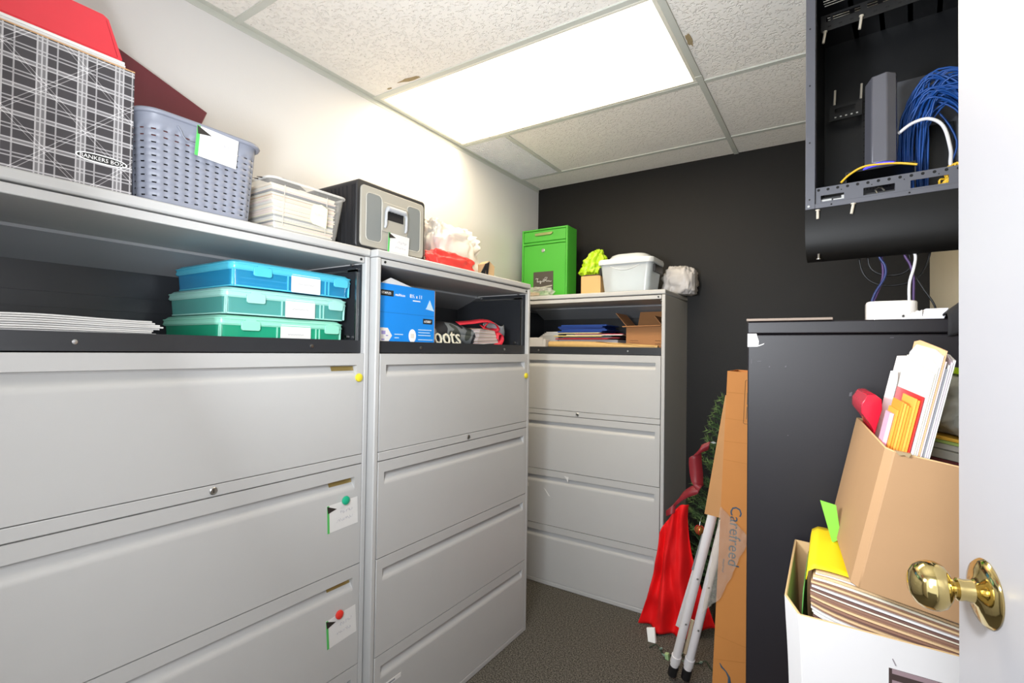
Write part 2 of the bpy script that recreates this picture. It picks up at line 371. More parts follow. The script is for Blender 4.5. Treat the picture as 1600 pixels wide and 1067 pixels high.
# torn stickers on the far cabinet's third drawer, maker's sticker low on the middle one
def cpt(x, z): return (x-XC0-.0205, z)
sticker(dC[2], [cpt(-1.277, .635), cpt(-1.247, .632), cpt(-1.25, .600), cpt(-1.262, .622)])
sticker(dC[2], [cpt(-1.405, .548), cpt(-1.393, .540), cpt(-1.362, .505), cpt(-1.374, .508)])
sticker(dC[2], [cpt(-1.52, .566), cpt(-1.505, .562), cpt(-1.505, .540), cpt(-1.52, .544)])
sticker(dB[3], [(.035, .236), (.118, .236), (.118, .222), (.035, .222)], name='maker_sticker', label='small white printed sticker on the bottom drawer')
b = MB(); b.box(.037, .09, -.0014, -.0009, .2265, .2315); b.build('print', GINK, dB[3])

# magnets and cards on the nearest cabinets
def magnet(name, label, col, x, y, z, group='round magnets on the drawers'):
    b = MB(); b.lathe([(.0005, 0), (.0125, 0), (.0135, .0025), (.0125, .0065), (.008, .009), (.0005, .0095)], 24, Matrix.Rotation(PI/2, 4, 'Y'))
    o = b.build('magnet', mat('magnet_'+name, col, .3), smooth=40, loc=(x, y, z)); tag(o, label, 'magnet', group); return o
magnet('yellow', 'yellow round magnet at the right end of the nearest cabinet top drawer', '#e6d63a', XA+.0003, 1.058, 1.243)
magnet('yellow', 'yellow round magnet on the middle cabinet top drawer, beside the far cabinet', '#e6d63a', XB+.0003, 2.030, 1.216)
magnet('green', 'green round magnet pinning a white card', '#1fae85', XA+.0022, 1.016, .868)
magnet('red', 'red round magnet pinning a white card', '#e03a30', XA+.0022, 1.001, .527)
def card_parts(t, w, h, seed, m=WHITEP):
    b = MB(); b.box(0, w, -.0006, 0, 0, h); b.build('card', m, t)
    b = MB(); b.box(0, .0075, -.0012, -.0006, 0, h); g = b.build('stripe', GREENL, t); g['label'] = 'green stripe down the card edge'
    b = MB(); b.prism([(.0, h*.99), (.034, h*.80), (.003, h*.72)], 'y', -.0016, -.0012)
    b.build('corner_mark', mat('dark_logo', '#2b2622', .6), t)
    b = MB()
    squiggle(b, .045, h*.62, w*.42, h*.16, -.0009, seed); squiggle(b, .035, h*.34, w*.5, h*.14, -.0009, seed+5); b.build('handwriting', mat('pale_ink', '#b4b2b8', .7), t)
t = thing('note_card', 'white card with green edge under the green magnet', 'card', (XA+.0002, .955, .782), PI/2, 'cards held by magnets'); t.rotation_euler = (0, R(-2.5), PI/2); card_parts(t, .112, .082, 1)
t = thing('note_card', 'tilted white card with green edge under the red magnet', 'card', (XA+.0002, .962, .438), PI/2, 'cards held by magnets'); t.rotation_euler = (R(0), R(-4), PI/2); card_parts(t, .108, .086, 2)

# ================================================================ ON TOP OF THE NEAREST CABINET
Q = PI/2
# patterned storage box
PLAID = mat('plaid_print', '#2e2c30', .55, var=.02); N_, L_, P_ = nodes_of(PLAID); tc = [n for n in N_ if n.type == 'TEX_COORD'][0]
sep = N_.new('ShaderNodeSeparateXYZ'); L_.new(tc.outputs['Object'], sep.inputs[0])
def mth(op, a, bb=None):
    n = N_.new('ShaderNodeMath'); n.operation = op
    for i, v in enumerate((a, bb)):
        if v is None: continue
        if isinstance(v, (int, float)): n.inputs[i].default_value = v
        else: L_.new(v, n.inputs[i])
    return n.outputs[0]
u = mth('ADD', sep.outputs[0], sep.outputs[1]); z = sep.outputs[2]
def lines(c, period, offs, w):
    out = None
    for o_ in offs:
        f = mth('FRACT', mth('DIVIDE', mth('ADD', c, 10*period-o_), period)); s_ = mth('LESS_THAN', f, w/period)
        out = s_ if out is None else mth('MAXIMUM', out, s_)
    return out
g1 = mth('MAXIMUM', lines(u, .062, (.0, .007, .014, .030), .0025), lines(z, .052, (.0, .007, .026, .033), .0025))
g2 = mth('MAXIMUM', lines(mth('ADD', u, z), .124, (.0, .009), .0018), lines(mth('SUBTRACT', u, z), .124, (.02, .029), .0018))
band = mth('MAXIMUM', lines(u, .062, (.0,), .017), lines(z, .052, (.0,), .010))
val = mth('MINIMUM', mth('ADD', mth('ADD', mth('MULTIPLY', g1, .36), mth('MULTIPLY', g2, .30)), mth('MULTIPLY', band, .16)), 1)
mxx = N_.new('ShaderNodeMix'); mxx.data_type = 'RGBA'; mxx.inputs['A'].default_value = srgb('#3c393d')+[1]; mxx.inputs['B'].default_value = srgb('#f0eef0')+[1]
L_.new(val, mxx.inputs['Factor']); L_.new(mxx.outputs['Result'], P_.inputs['Base Color'])
T = thing('storage_box', 'black and white plaid cardboard storage box at the left edge, holding a red binder', 'storage box', (XA-.022, .106, CH), Q)
b = MB(); w, d, h, th = .345, .36, .272, .004
for a in ((0, w, 0, th), (0, w, d-th, d), (0, th, th, d-th), (w-th, w, th, d-th)): b.box(a[0], a[1], a[2], a[3], 0, h)
b.box(th, w-th, th, d-th, 0, th); b.build('box_body', PLAID, T)
b = MB()
for a in ((0-.0005, w+.0005, -.0005, th+.0005), (w-th-.0005, w+.0005, th, d-th), (-.0005, th+.0005, th, d-th), (0, w, d-th, d)): b.box(a[0], a[1], a[2], a[3], h, h+.0025)
b.build('rim', KRAFT, T)
b = MB(); E_ = [(.292+.044*math.copysign(abs(math.cos(a))**.8, math.cos(a)), .064+.0095*math.copysign(abs(math.sin(a))**.9, math.sin(a))) for a in [2*PI*k/32 for k in range(32)]]
b.prism(E_, 'y', -.0008, 0, 0); b.prism([(.292+(x-.292)*.94, .064+(z_-.064)*.74) for x, z_ in E_], 'y', -.0012, -.0008, 1)
lg = b.build('logo_oval', [WINK, INK], T); lg['label'] = 'white oval logo with lettering'
text('lettering', 'BANKERS BOX', .0112, WINK, T, (.292, -.0013, .0600), align='CENTER', sx=1.02)
T = thing('paper_stack', 'white papers heaped level above the rim of the plaid storage box', 'papers', (XA-.030, .112, CH+.0045), Q); T['kind'] = 'stuff'
b = MB()
for i in range(45): b.box(.002+.003*random.random(), .326-.004*random.random(), .004+.004*random.random(), .33, i*.0064, i*.0064+.0058)
b.build('sheets', WHITEP, T)
T2 = thing('ring_binder', 'bright red binder lying on the white papers in the plaid storage box', 'binder', (XA-.040, .112, CH+.294), Q)
b = MB(); b.prism([(0, 0), (.320, 0), (.322, .004), (.296, .078), (.286, .084), (0, .084), (0, .080), (.284, .080), (.292, .075), (.314, .006), (0, .004)], 'y', 0, .27); b.prism([(.004, .004), (.313, .004), (.291, .075), (.284, .080), (.004, .080)], 'y', -.001, .003); b.build('cover', mat('binder_red', '#d2303c', .4), T2)
b = MB()
for i in range(16): b.box(.004, .306-i*.0015, .004, .266, .005+i*.0044, .0088+i*.0044)
b.build('pages', WHITEP, T2)
# burgundy board leaning on the wall
bo = MB(); hx, hz = .50, .43; bo.box(-hx, 0, -.012, .012, -hz, 0)
T = bo.build('presentation_board', mat('burgundy_cover', '#6b2530', .5, var=.08), bevel=.003); T.location = (-1.694, .800, 2.0735); T.rotation_euler = Matrix.Rotation(Q, 3, 'Z').to_euler()
T.matrix_world = Matrix.Translation((-1.690, .786, 2.078)) @ Matrix.Rotation(Q, 4, 'Z') @ Matrix.Rotation(R(2), 4, 'X') @ Matrix.Rotation(R(19.5), 4, 'Y')
tag(T, 'burgundy board leaning on the white wall behind the grey basket', 'board')
# grey perforated basket
T = thing('storage_basket', 'grey plastic basket with rows of slots and a white card', 'basket', (XA-.020, .465, CH), Q)
BASK = mat('grey_basket_plastic', '#888c99', .45, var=.02)
BW, BD, BH = .272, .30, .212
def perim(t_, k):
    """point on the rounded rectangle at arc fraction t_, k = 0 bottom .. 1 top"""
    w = BW*(.93+.07*k); d = BD*(.93+.07*k); r = .042
    segs = [w-2*r, PI*r/2, d-2*r, PI*r/2, w-2*r, PI*r/2, d-2*r, PI*r/2]; s = (t_ % 1)*sum(segs)
    x0, y0 = BW/2, BD/2
    cs = [(-w/2+r, -d/2), None, (w/2, -d/2+r), None, (w/2-r, d/2), None, (-w/2, d/2-r), None]; dr = [(1, 0), None, (0, 1), None, (-1, 0), None, (0, -1), None]
    cc = {1: (w/2-r, -d/2+r, -90), 3: (w/2-r, d/2-r, 0), 5: (-w/2+r, d/2-r, 90), 7: (-w/2+r, -d/2+r, 180)}
    for i, L in enumerate(segs):
        if s <= L or i == 7:
            if i % 2 == 0: return (x0+cs[i][0]+dr[i][0]*s, y0+cs[i][1]+dr[i][1]*s)
            a = R(cc[i][2])+s/r; return (x0+cc[i][0]+r*math.cos(a), y0+cc[i][1]+r*math.sin(a))
        s -= L
NP = 46; us = []
for i in range(NP): us += [i/NP, (i+.40)/NP]
vs = [0, .06]; nr = 11
for j in range(nr): v = .08+.70*j/(nr-1); vs += [v, v+.0155]
vs += [.86, .93, .96, .985, 1.0]
b = MB(); V = []
for u_ in us:
    col = []
    for v in vs:
        x, y = perim(u_, min(v, .93)/.93); f = 0
        if v > .93: f = (v-.93)/.07*.010
        cx, cy = BW/2, BD/2; n = Vector((x-cx, y-cy, 0)).normalized()
        col.append(b.bm.verts.new((x+n.x*f, y+n.y*f, BH*min(v, 1) if v < .99 else BH*.985)))
    V.append(col)
for i in range(len(us)):
    for j in range(len(vs)-1):
        hole = (i % 2 == 0) and 2 <= j < 2+2*nr and (j % 2 == 0)
        if hole: continue
        b.face((V[i][j], V[(i+1) % len(us)][j], V[(i+1) % len(us)][j+1], V[i][j+1]))
b.face([c[0] for c in V][::-1]); b.build('basket_body', BASK, T, smooth=50, solid=.0022)
b = MB()
ring = [Vector((*perim(i/60, 1), BH*.965)) for i in range(60)]; c0 = Vector((BW/2, BD/2, BH*.965)); ring = [c0+(p-c0)*1.045 for p in ring]
b.tube(ring+[ring[0], ring[1]], .0055, 8, caps=False); b.build('rim', BASK, T, smooth=60)
b = MB(); b.prism(rrect(BW*.84, BD*.84, .03, 4, BW/2, BD/2), 'z', .006, .150); b.build('dark_filler', mat('dark_filler', '#26262b', .8), T)  # unseen block added inside so the slots read dark
b = MB()
hp = [(.070, -.0035, .188), (.078, -.0035, .178), (.082, -.0035, .168), (.090, -.0035, .160), (.182, -.0035, .160), (.190, -.0035, .168), (.194, -.0035, .178), (.202, -.0035, .188)]
b.tube(hp, .0022, 6); b.build('handle_rib', BASK, T, smooth=60)
c = thing('note_card', None, None, (.105, -.0085, .132), 0); c.parent = T; c.rotation_euler = (R(2), R(3), 0); c['label'] = 'white card with green edge taped to the basket front'
del_keys = [k for k in c.keys() if k not in ('label',)]
card_parts(c, .098, .072, 3)
# clear bin of papers
CLEAR = mat('clear_plastic', '#f2f0ea', .18, var=.01, alpha=.20)
CLEAR2 = mat('clear_plastic_edge', '#f6f5f2', .2, var=.01, alpha=.42)
def tub(T, name, w0, w1, d0, d1, h, r, th, m, medge, lip=.010, nseg=5, lipname='rim'):
    """open tapered tub, origin at the front-left bottom corner of its top outline"""
    cx, cy = w1/2, d1/2; b = MB()
    def lay(w, d, z, rr): return [b.bm.verts.new((x, y, z)) for x, y in rrect(w, d, rr, nseg, cx, cy)]
    rings = [lay(w0-2*th, d0-2*th, .004, r*.8), lay(w0, d0, .004, r)] + [lay(w0+(w1-w0)*k, d0+(d1-d0)*k, .004+(h-.004)*k, r) for k in (.04, .5, .96, 1)]
    n = len(rings[0])
    b.face(rings[1][::-1])
    for A, B in zip(rings[1:], rings[2:]):
        for i in range(n): b.face((A[i], A[(i+1) % n], B[(i+1) % n], B[i]))
    for v in rings[0]: b.bm.verts.remove(v)
    body = b.build(name, m, T, smooth=40)
    b = MB(); P = [Vector((x, y, h)) for x, y in rrect(w1+lip*.6, d1+lip*.6, r, nseg, cx, cy)]
    b.tube(P+[P[0], P[1]], lip*.5, 6, caps=False); b.build(lipname, medge, T, smooth=60)
    return body
T = thing('clear_bin', 'open clear plastic bin packed with papers, yellow note hanging on its front', 'bin', (XA-.020, .765, CH), Q)
tub(T, 'bin_body', .217, .250, .33, .36, .142, .022, .002, CLEAR, CLEAR2, lip=.007)
b = MB(); b.box(.246, .274, .07, .29, .134, .140); b.box(.271, .276, .07, .29, .118, .140); b.build('handle_lip', CLEAR2, T, bevel=.003)
for k, x in enumerate((.047, .186)):
    b = MB(); b.prism([(x, .020), (x+.0018, .020), (x+.0086, .135), (x+.006, .135)], 'y', .016, .018); b.build('corner_rib', CLEAR2, T)
b = MB(); b.prism([(.121, .052), (.130, .040), (.176, .035), (.180, .093), (.160, .102), (.134, .098), (.126, .090)], 'y', -.0035, -.0025)
o = b.build('hanging_note', mat('pale_yellow_note', '#f3edc6', .7), T); o['label'] = 'pale yellow note hanging on the bin front'
b = MB(); squiggle(b, .135, .07, .03, .010, -.0037, 8); b.build('handwriting', mat('faint_ink', '#d8d2b2', .7), o)
b = MB(); rd = random.Random(4); zz = .008
pm = [WHITEP, CREAM, PINKP, MANILA, GINK, mat('slate_paper', '#5d616d', .7), mat('light_warm_paper', '#efe2d0', .7)]
while zz < .132:
    hh = rd.choice([.002, .003, .004, .006]); k = zz/.142
    x0 = .026-.012*k+rd.random()*.006; x1 = .222+.010*k-rd.random()*.008
    b.box(x0, x1, .022+rd.random()*.006, .33, zz, zz+hh, rd.choice([0, 0, 0, 1, 1, 2, 3, 4, 5, 6, 6])); zz += hh+.0004
o = b.build('paper_pile', pm, T); o['kind'] = 'stuff'
b = MB(); b.prism([(-.02, .140), (.055, .158), (.095, .157), (.13, .140)], 'y', .03, .034); b.prism([(-.02, .140), (.055, .158), (.095, .157), (.13, .140)], 'y', .05, .054)
b.build('black_folder', mat('black_brown_card', '#2c2522', .6), T)
# black file box with grey front and handle
T = thing('file_box', 'black plastic file box with grey front panel, carrying handle and white card', 'file box', (XA-.012, 1.050, CH+.001), Q)
w, d, h = .315, .30, .222
b = MB(); b.prism(rrect(w, h, .016, 5, w/2, h/2), 'y', .004, d); b.build('box_body', mat('black_ribbed_plastic', '#2a2a2c', .42), T, bevel=.004)
b = MB()
for y in [.012+.006*i for i in range(3)]+[.05+.02*i for i in range(12)]: b.box(-.0025, .0005, y, y+.004, .012, h-.02)
b.build('side_rib', mat('black_ribbed_plastic', '#2a2a2c', .42), T)
FRG = mat('warm_grey_plastic', '#a9a59a', .4, var=.02); FRD = mat('mid_grey_plastic', '#7f8382', .45, var=.03)
b = MB(); b.prism(rrect(w-.026, h-.026, .014, 5, w/2+.001, h/2-.003), 'y', -.002, .006); fp = b.build('front_panel', FRG, T, bevel=.002)
for xs_ in ((.036, .098), (.219, .281)):
    b = MB(); x0, x1 = xs_; P = rrect(x1-x0, h-.070, .014, 5, (x0+x1)/2, h/2-.004); b.prism(P, 'y', -.0035, -.001); b.build('inset_panel', FRD, fp, bevel=.001)
    b = MB(); P = [Vector((x, -.0035, z_)) for x, z_ in rrect(x1-x0+.004, h-.066, .015, 5, (x0+x1)/2, h/2-.004)]; b.tube(P+[P[0], P[1]], .0013, 6, caps=False); b.build('inset_rim', mat('light_grey_plastic', '#cbc8be', .4), fp, smooth=60)
b = MB(); b.prism(rrect(.118, .100, .010, 5, .159, .120), 'y', -.006, 0); b.build('handle_plate', FRG, T, bevel=.002)
b = MB(); b.box(.122, .196, -.0068, -.006, .112, .142); b.build('handle_recess', DARKLINE, T)
HG = mat('pale_blue_grey_plastic', '#b9bcc0', .4)
b = MB(); x0, x1 = .112, .206
P = [(x0, -.007, .084), (x0, -.011, .092), (x0, -.012, .135), (x0+.006, -.012, .147)]+[(x0+.010+i*(x1-x0-.020)/10, -.012+(.0012 if i % 2 else 0), .149+(.0010 if i % 2 else 0)) for i in range(11)]+[(x1-.006, -.012, .147), (x1, -.012, .135), (x1, -.011, .092), (x1, -.007, .084)]
b.tube(P, [.004, .005, .005, .007]+[.0085 if i % 2 else .0098 for i in range(11)]+[.007, .005, .005, .004], 8); b.build('carrying_handle', HG, T, smooth=60)
c = thing('note_card', None, None, (.122, -.0085, .004)); c.parent = T; c.rotation_euler = (R(3), R(1), 0); c['label'] = 'white card with green edge on the file box front'; card_parts(c, .098, .066, 6)

# ================================================================ ON TOP OF THE MIDDLE CABINET
BAGW = mat('white_bag_film', '#ddd8d0', .45, var=.03, sss=0)
b = MB(); blob(b, (0, 0, .103), (.192, .128, .116), 3, .20, 11, .10, nu=110, nv=50, flat=.003, e=.55)
T = b.build('plastic_bag', BAGW, smooth=80); T.location = (-1.485, 1.655, CH); T.rotation_euler = (0, 0, Q); tag(T, 'crumpled white plastic bag of goods behind the flattened red bag', 'plastic bag')
b = MB(); blob(b, (0, 0, .016), (.135, .032, .044), 11, .10, 5, .30, flat=.002, e=.7, nscale=2.0)
T = b.build('plastic_bag', mat('red_bag_film', '#e0443e', .4, var=.08), smooth=80); T.location = (XB-.052, 1.525, CH); T.rotation_euler = (0, R(2), Q); tag(T, 'flattened red plastic bag in front of the white bag', 'plastic bag')
T = thing('cardboard_box', 'small tan cardboard piece with black side, poking out beneath the white plastic bag', 'box', (XB-.030, 1.735, CH), R(78))
b = MB(); b.prism([(0, 0), (.05, 0), (.052, .045), (.02, .066), (0, .052)], 'y', 0, .05); b.build('box_body', mat('tan_card', '#b89a72', .7), T)
b = MB(); b.prism([(0.004, .002), (.012, .06), (-.004, .05)], 'y', -.012, 0); b.prism([(-.030, .001), (0, .001), (0, .050)], 'y', .0, .004); b.build('black_side', BLACKP, T)

# ================================================================ ON TOP OF THE FAR CABINET
GRN = mat('bright_green_enamel', '#47ab34', .4, var=.03, bump=.05, bscale=300)
T = thing('drop_box', 'bright green metal drop box with lock, handle slot and dark sign', 'drop box', (-1.655, 2.650, CH+.001))
w, d, h = .318, .125, .428
b = MB(); b.box(0, w, .012, d, 0, h); b.box(0, .012, 0, .012, 0, h); b.box(w-.012, w, 0, .012, 0, h); b.box(.012, w-.012, 0, .012, h-.010, h); b.build('box_body', GRN, T, bevel=.002)
b = MB(); b.box(.014, w-.014, .002, .013, .350, h-.013); li = b.build('lid', GRN, T, bevel=.002)
b = MB(); b.box(.012, w-.012, -.002, .012, .331, .345); b.build('ledge', GRN, T, bevel=.002)
b = MB(); b.box(.014, w-.014, .002, .013, .004, .328); dr = b.build('door', GRN, T, bevel=.002)
b = MB(); b.prism([(.098, .385), (.208, .385), (.220, .397), (.216, .401), (.100, .401), (.094, .397)], 'y', -.006, .003); b.build('handle', mat('handle_bronze', '#9aa06a', .3, .6), li, bevel=.001)
b = MB(); mt = Matrix.Translation((.152, .003, .292)) @ Matrix.Rotation(PI/2, 4, 'X'); b.lathe([(.0005, 0), (.012, 0), (.012, .004), (.009, .006), (.0005, .006)], 20, mt); b.build('lock', STEEL, dr, smooth=30)
b = MB(); b.box(.086, .224, -.0005, .0025, .045, .162); sg = b.build('sign', mat('sign_brown', '#4b443c', .5), T); sg['label'] = 'dark sign with white script'
b = MB(); S = [(.102, .118), (.108, .122), (.122, .119), (.116, .120), (.113, .100), (.117, .098), (.121, .106), (.124, .098), (.129, .106), (.132, .098), (.137, .107), (.139, .088), (.134, .090), (.142, .103), (.147, .098), (.150, .106), (.155, .099), (.158, .118), (.162, .098), (.170, .126), (.184, .125), (.178, .112), (.167, .108), (.174, .106), (.182, .100), (.186, .106), (.190, .099), (.196, .107), (.200, .099), (.214, .101)]
b.tube([(x, -.0009, z_) for x, z_ in S], .0011, 4); b.build('script', WINK, sg)
b = MB(); b.poly([(.088, -.0008, .062), (.218, -.0008, .078), (.218, -.0008, .070), (.088, -.0008, .056)]); b.build('underline', mat('sign_line', '#a8a79a', .5), sg)
FILM = mat('clear_bag_film', '#f2f3ee', .15, var=.02, alpha=.28)
b = MB(); blob(b, (0, 0, .022), (.115, .045, .034), 21, .2, 8, .2, flat=.002, e=.7)
T = b.build('clear_bag', FILM, smooth=80); T.location = (-1.52, 2.575, CH); tag(T, 'small crumpled clear plastic bag in front of the green drop box', 'plastic bag')
b = MB(); blob(b, (0, 0, .012), (.05, .022, .014), 23, .1, 5, .15, flat=.001)
T = b.build('bread_roll', mat('tan_roll', '#c9a06a', .7), smooth=80); T.location = (-1.535, 2.578, CH+.003); tag(T, 'small tan lump inside the clear bag by the green drop box', 'snack')
def carton(T, w, d, h, m, th=.004, name='box_body'):
    b = MB()
    for a in ((0, w, 0, th), (0, w, d-th, d), (0, th, th, d-th), (w-th, w, th, d-th)): b.box(a[0], a[1], a[2], a[3], 0, h)
    b.box(th, w-th, th, d-th, 0, th); return b.build(name, m, T)
T = thing('cardboard_box', 'small tan cardboard box between the green drop box and clear tote', 'box', (-1.222, 2.600, CH))
b = MB(); b.box(0, .119, 0, .14, 0, .107); b.build('box_body', mat('light_tan_card', '#d3aa72', .75, var=.04), T, bevel=.001)
b = MB(); b.box(.004, .10, .02, .13, .107, .117); b.build('flap', mat('dark_brown_card', '#4a3424', .7), T)
LIME = mat('lime_green_film', '#b5dc1e', .35, var=.08)
b = MB(); blob(b, (0, 0, .062), (.058, .046, .074), 33, .34, 6, .34, flat=.002, e=.8, nscale=2.2)
T = b.build('lime_bag', LIME, smooth=80); T.location = (-1.178, 2.672, CH+.1175); tag(T, 'crumpled lime green plastic bag on the small tan box', 'plastic bag')
for v in T.data.vertices: v.co.x = v.co.x*(1.15-3.2*max(0, v.co.z-.03))+.30*(v.co.z-.05); v.co.y *= 1.1-3*max(0, v.co.z-.03)
T = thing('storage_tote', 'clear plastic storage tote with domed lid and black latches', 'tote', (-1.088, 2.548, CH+.001))
TOTE = mat('frosted_tote', '#e6edf1', .2, var=.02, alpha=.55); TOTEE = mat('frosted_tote_rim', '#eceff0', .25, var=.02, alpha=.75)
tub(T, 'tote_body', .250, .286, .180, .205, .158, .025, .002, TOTE, TOTEE, lip=.010)
b = MB()
def lid(w, d, z, rr): return [b.bm.verts.new((x, y, z)) for x, y in rrect(w, d, rr, 6, .143, .1025)]
rg = [lid(.306, .225, .150, .03), lid(.310, .229, .165, .03), lid(.302, .221, .178, .03), lid(.235, .165, .180, .05), lid(.205, .145, .205, .06), lid(.17, .115, .212, .05)]
for A, B in zip(rg, rg[1:]):
    for i in range(len(A)): b.face((A[i], A[(i+1) % len(A)], B[(i+1) % len(A)], B[i]))
b.face(rg[-1]); b.build('lid', TOTEE, T, smooth=40)
for x in (-.0145, .2865):
    b = MB(); b.prism(rrect(.014, .044, .006, 4, x+.007, .122), 'y', .030, .16); b.build('latch', BLACKP, T, bevel=.002)
b = MB(); b.tube([(.062+.16*i/14, .0035, .140-.022*math.sin(PI*i/14)) for i in range(15)], .003, 6); b.build('front_ridge', TOTEE, T, smooth=60)
b = MB(); blob(b, (.143, .100, .075), (.105, .065, .066), 41, .1, 6, .12, flat=.006, e=.5); b.build('contents', mat('pale_blue_contents', '#d4e2ea', .6), T, smooth=80)
b = MB(); blob(b, (0, 0, .075), (.088, .080, .085), 51, .12, 8, .12, flat=.002, e=.65)
T = b.build('plastic_bag', mat('grey_white_bag_film', '#cfcac6', .4, var=.03), smooth=80); T.location = (-.735, 2.868, CH+.001); tag(T, 'pale grey plastic bag right of the clear tote on the far cabinet', 'plastic bag')

# ================================================================ SHELF OF THE NEAREST CABINET
ZS = 1.3455
cases = [('mint green', '#35c49a', '#a6f2da', .655, 1.3455+.0005, 'green_paper', '#27a873', 'lowest of the three stacked plastic cases, mint green with green paper inside'),
         ('aqua', '#6cc9bf', '#b8f2e8', .668, 1.3455+.0745, 'mixed_paper', '#8f94b8', 'aqua plastic case between the blue and green ones'),
         ('blue', '#33abdf', '#62daf6', .685, 1.3455+.1485, 'blue_paper', '#3d83a8', 'bright blue translucent plastic case on top of the stack of three')]
for i, (nm, c1, c2, y0, z0, pn, pc, lb) in enumerate(cases):
    body = mat('tinted_case_'+nm, c1, .2, var=.03, alpha=.58); edge = mat('tinted_rim_'+nm, c2, .22, var=.02, alpha=.78)
    T = thing('plastic_case', lb, 'plastic case', (-1.318, y0, z0), Q, 'stacked plastic cases')
    w, d, h = .385, .315, .0725
    b = MB(); P0 = rrect(w-.012, d-.012, .018, 5, w/2, d/2); P1 = rrect(w-.006, d-.006, .018, 5, w/2, d/2)
    A = [b.bm.verts.new((x, y, .001)) for x, y in P0]; B_ = [b.bm.verts.new((x, y, .048)) for x, y in P1]; n = len(A)
    b.face(A[::-1])
    for k in range(n): b.face((A[k], A[(k+1) % n], B_[(k+1) % n], B_[k]))
    bd = b.build('case_body', body, T, smooth=40)
    b = MB()
    for z_ in (.003, .047):
        P = [Vector((x, y, z_)) for x, y in (P0 if z_ < .01 else P1)]; b.tube(P+[P[0], P[1]], .0022, 6, caps=False)
    for x in (.006, .160, .285, .297): b.box(x, x+.003, .0005, .004, .003, .047)
    for x in (.006, w-.010): b.tube([(x+.002, .008, .004), (x+.002, .006, .047)], .004, 6)
    b.build('case_rib', edge, bd, smooth=60)
    b = MB(); rg = []
    for ww, z_, rr in ((w+.002, .046, .02), (w+.004, .050, .02), (w+.002, .062, .02), (w-.014, .0705, .02), (w-.03, .0725, .02)): rg.append([b.bm.verts.new((x, y, z_)) for x, y in rrect(ww, ww-w+d, rr, 5, w/2, d/2)])
    for A, B_ in zip(rg, rg[1:]):
        for k in range(n): b.face((A[k], A[(k+1) % n], B_[(k+1) % n], B_[k]))
    b.face(rg[-1]); b.build('lid', edge, T, smooth=40)
    b = MB()
    for z_ in (.050, .062):
        P = [Vector((x, y, z_)) for x, y in rrect(w+.004, d+.004, .02, 5, w/2, d/2)]; b.tube(P+[P[0], P[1]], .0018, 6, caps=False)
    b.build('lid_rim', edge, T, smooth=60)
    for x in (.062, .318):
        b = MB(); b.prism(rrect(.052, .026, .006, 4, x+.02, .045), 'y', -.0075, -.003); b.prism([(x+.002, .056), (x+.038, .056), (x+.034, .061), (x+.006, .061)], 'y', -.0072, -.002); b.build('latch', edge, T, bevel=.001)
    b = MB(); b.prism(rrect(.096, .052, .004, 4, .218, .021+.006), 'y', -.0022, -.0008); lb_ = b.build('paper_label', WHITEP, T); lb_['label'] = 'white paper label on the case front'
    b = MB(); squiggle(b, .192, .026, .052, .005, -.0024, 60+i, r=.0005); b.build('lettering', mat('label_grey', '#a5a8ad', .7), lb_)
    b = MB(); rd = random.Random(70+i); zz = .005
    cc = [mat(pn, pc, .7)]
    if i == 1: cc += [mat('ochre_paper', '#b59a66', .7), mat('dusk_paper', '#8a86a8', .7), mat('rose_paper', '#b08a94', .7)]
    else: cc += [mat(pn+'_light', '#dfeae6', .7)]
    while zz < (.022 if i == 2 else .040):
        k = rd.choice([0, 0, 0]+list(range(len(cc)))); b.box(.016+rd.random()*.01, w-.02-rd.random()*.02, .012, d-.02, zz, zz+.002, k); zz += .0024
    if i == 2: b.box(.03, .20, .008, .2, zz, zz+.003, 1)
    b.build('papers', cc, T)['kind'] = 'stuff'
# white envelopes
for i in range(11):
    b = MB(); rd = random.Random(i); y1 = .262+.012*math.sin(i*1.1)+.004*rd.random(); nseg = 10; th = .0034
    z0 = ZS+.001+i*.0041
    def top(x): return .0045*math.exp(-((x-.06)/.10)**2)*(i/10)+.004*max(0, (.1-x))*i*.2-.0000
    P = [(y1*k/nseg, z0+top(y1*k/nseg)) for k in range(nseg+1)]; P2 = [(x, z_+th) for x, z_ in P][::-1]
    b.prism(P+P2, 'y', .004+rd.random()*.006, .29)
    T = b.build('envelope', WHITEP); T.location = (-1.325, .262, 0); T.rotation_euler = (0, 0, Q)
    tag(T, 'white envelope in the flat pile left of the coloured plastic cases', 'envelope', 'white envelopes piled on the open shelf')
b = MB(); b.box(-.02, .006, 0, .25, 0, .036)
T = b.build('purple_folder', mat('purple_card', '#7f6fb0', .6), bevel=.004); T.location = (-1.328, .250, ZS+.001); T.rotation_euler = (0, 0, Q); tag(T, 'purple folder spine at the left end of the white envelopes', 'folder')

# ================================================================ SHELF OF THE MIDDLE CABINET
T = thing('paper_carton', 'bright blue printed paper carton with papers sticking out on top', 'carton', (XB-.034, 1.150, ZS+.0005), Q)
BLUE = mat('bright_blue_card', '#1789e6', .5, var=.03, bump=.05, bscale=60)
w, d, h = .268, .20, .210
b = MB(); th = .003
for a in ((0, w, 0, th), (0, w, d-th, d), (0, th, th, d-th), (w-th, w, th, d-th)): b.box(a[0], a[1], a[2], a[3], 0, h)
b.box(th, w-th, th, d-th, 0, th); b.build('box_body', BLUE, T)
b = MB(); b.box(w+.0002, w+.0022, .0, d, 0, h-.002); b.build('raw_edge', KRAFT, T)
for a in ((.001, .058, .168, .188), (.206, .256, .082, .101)):
    b = MB(); b.box(a[0], a[1], -.0008, 0, a[2], a[3]); b.build('black_panel', INK, T)
text('lettering', 'STAPLES', .0115, WINK, T, (.004, -.001, .174), sx=1.0)
text('lettering', 'multiuse', .014, WINK, T, (.066, -.0004, .172))
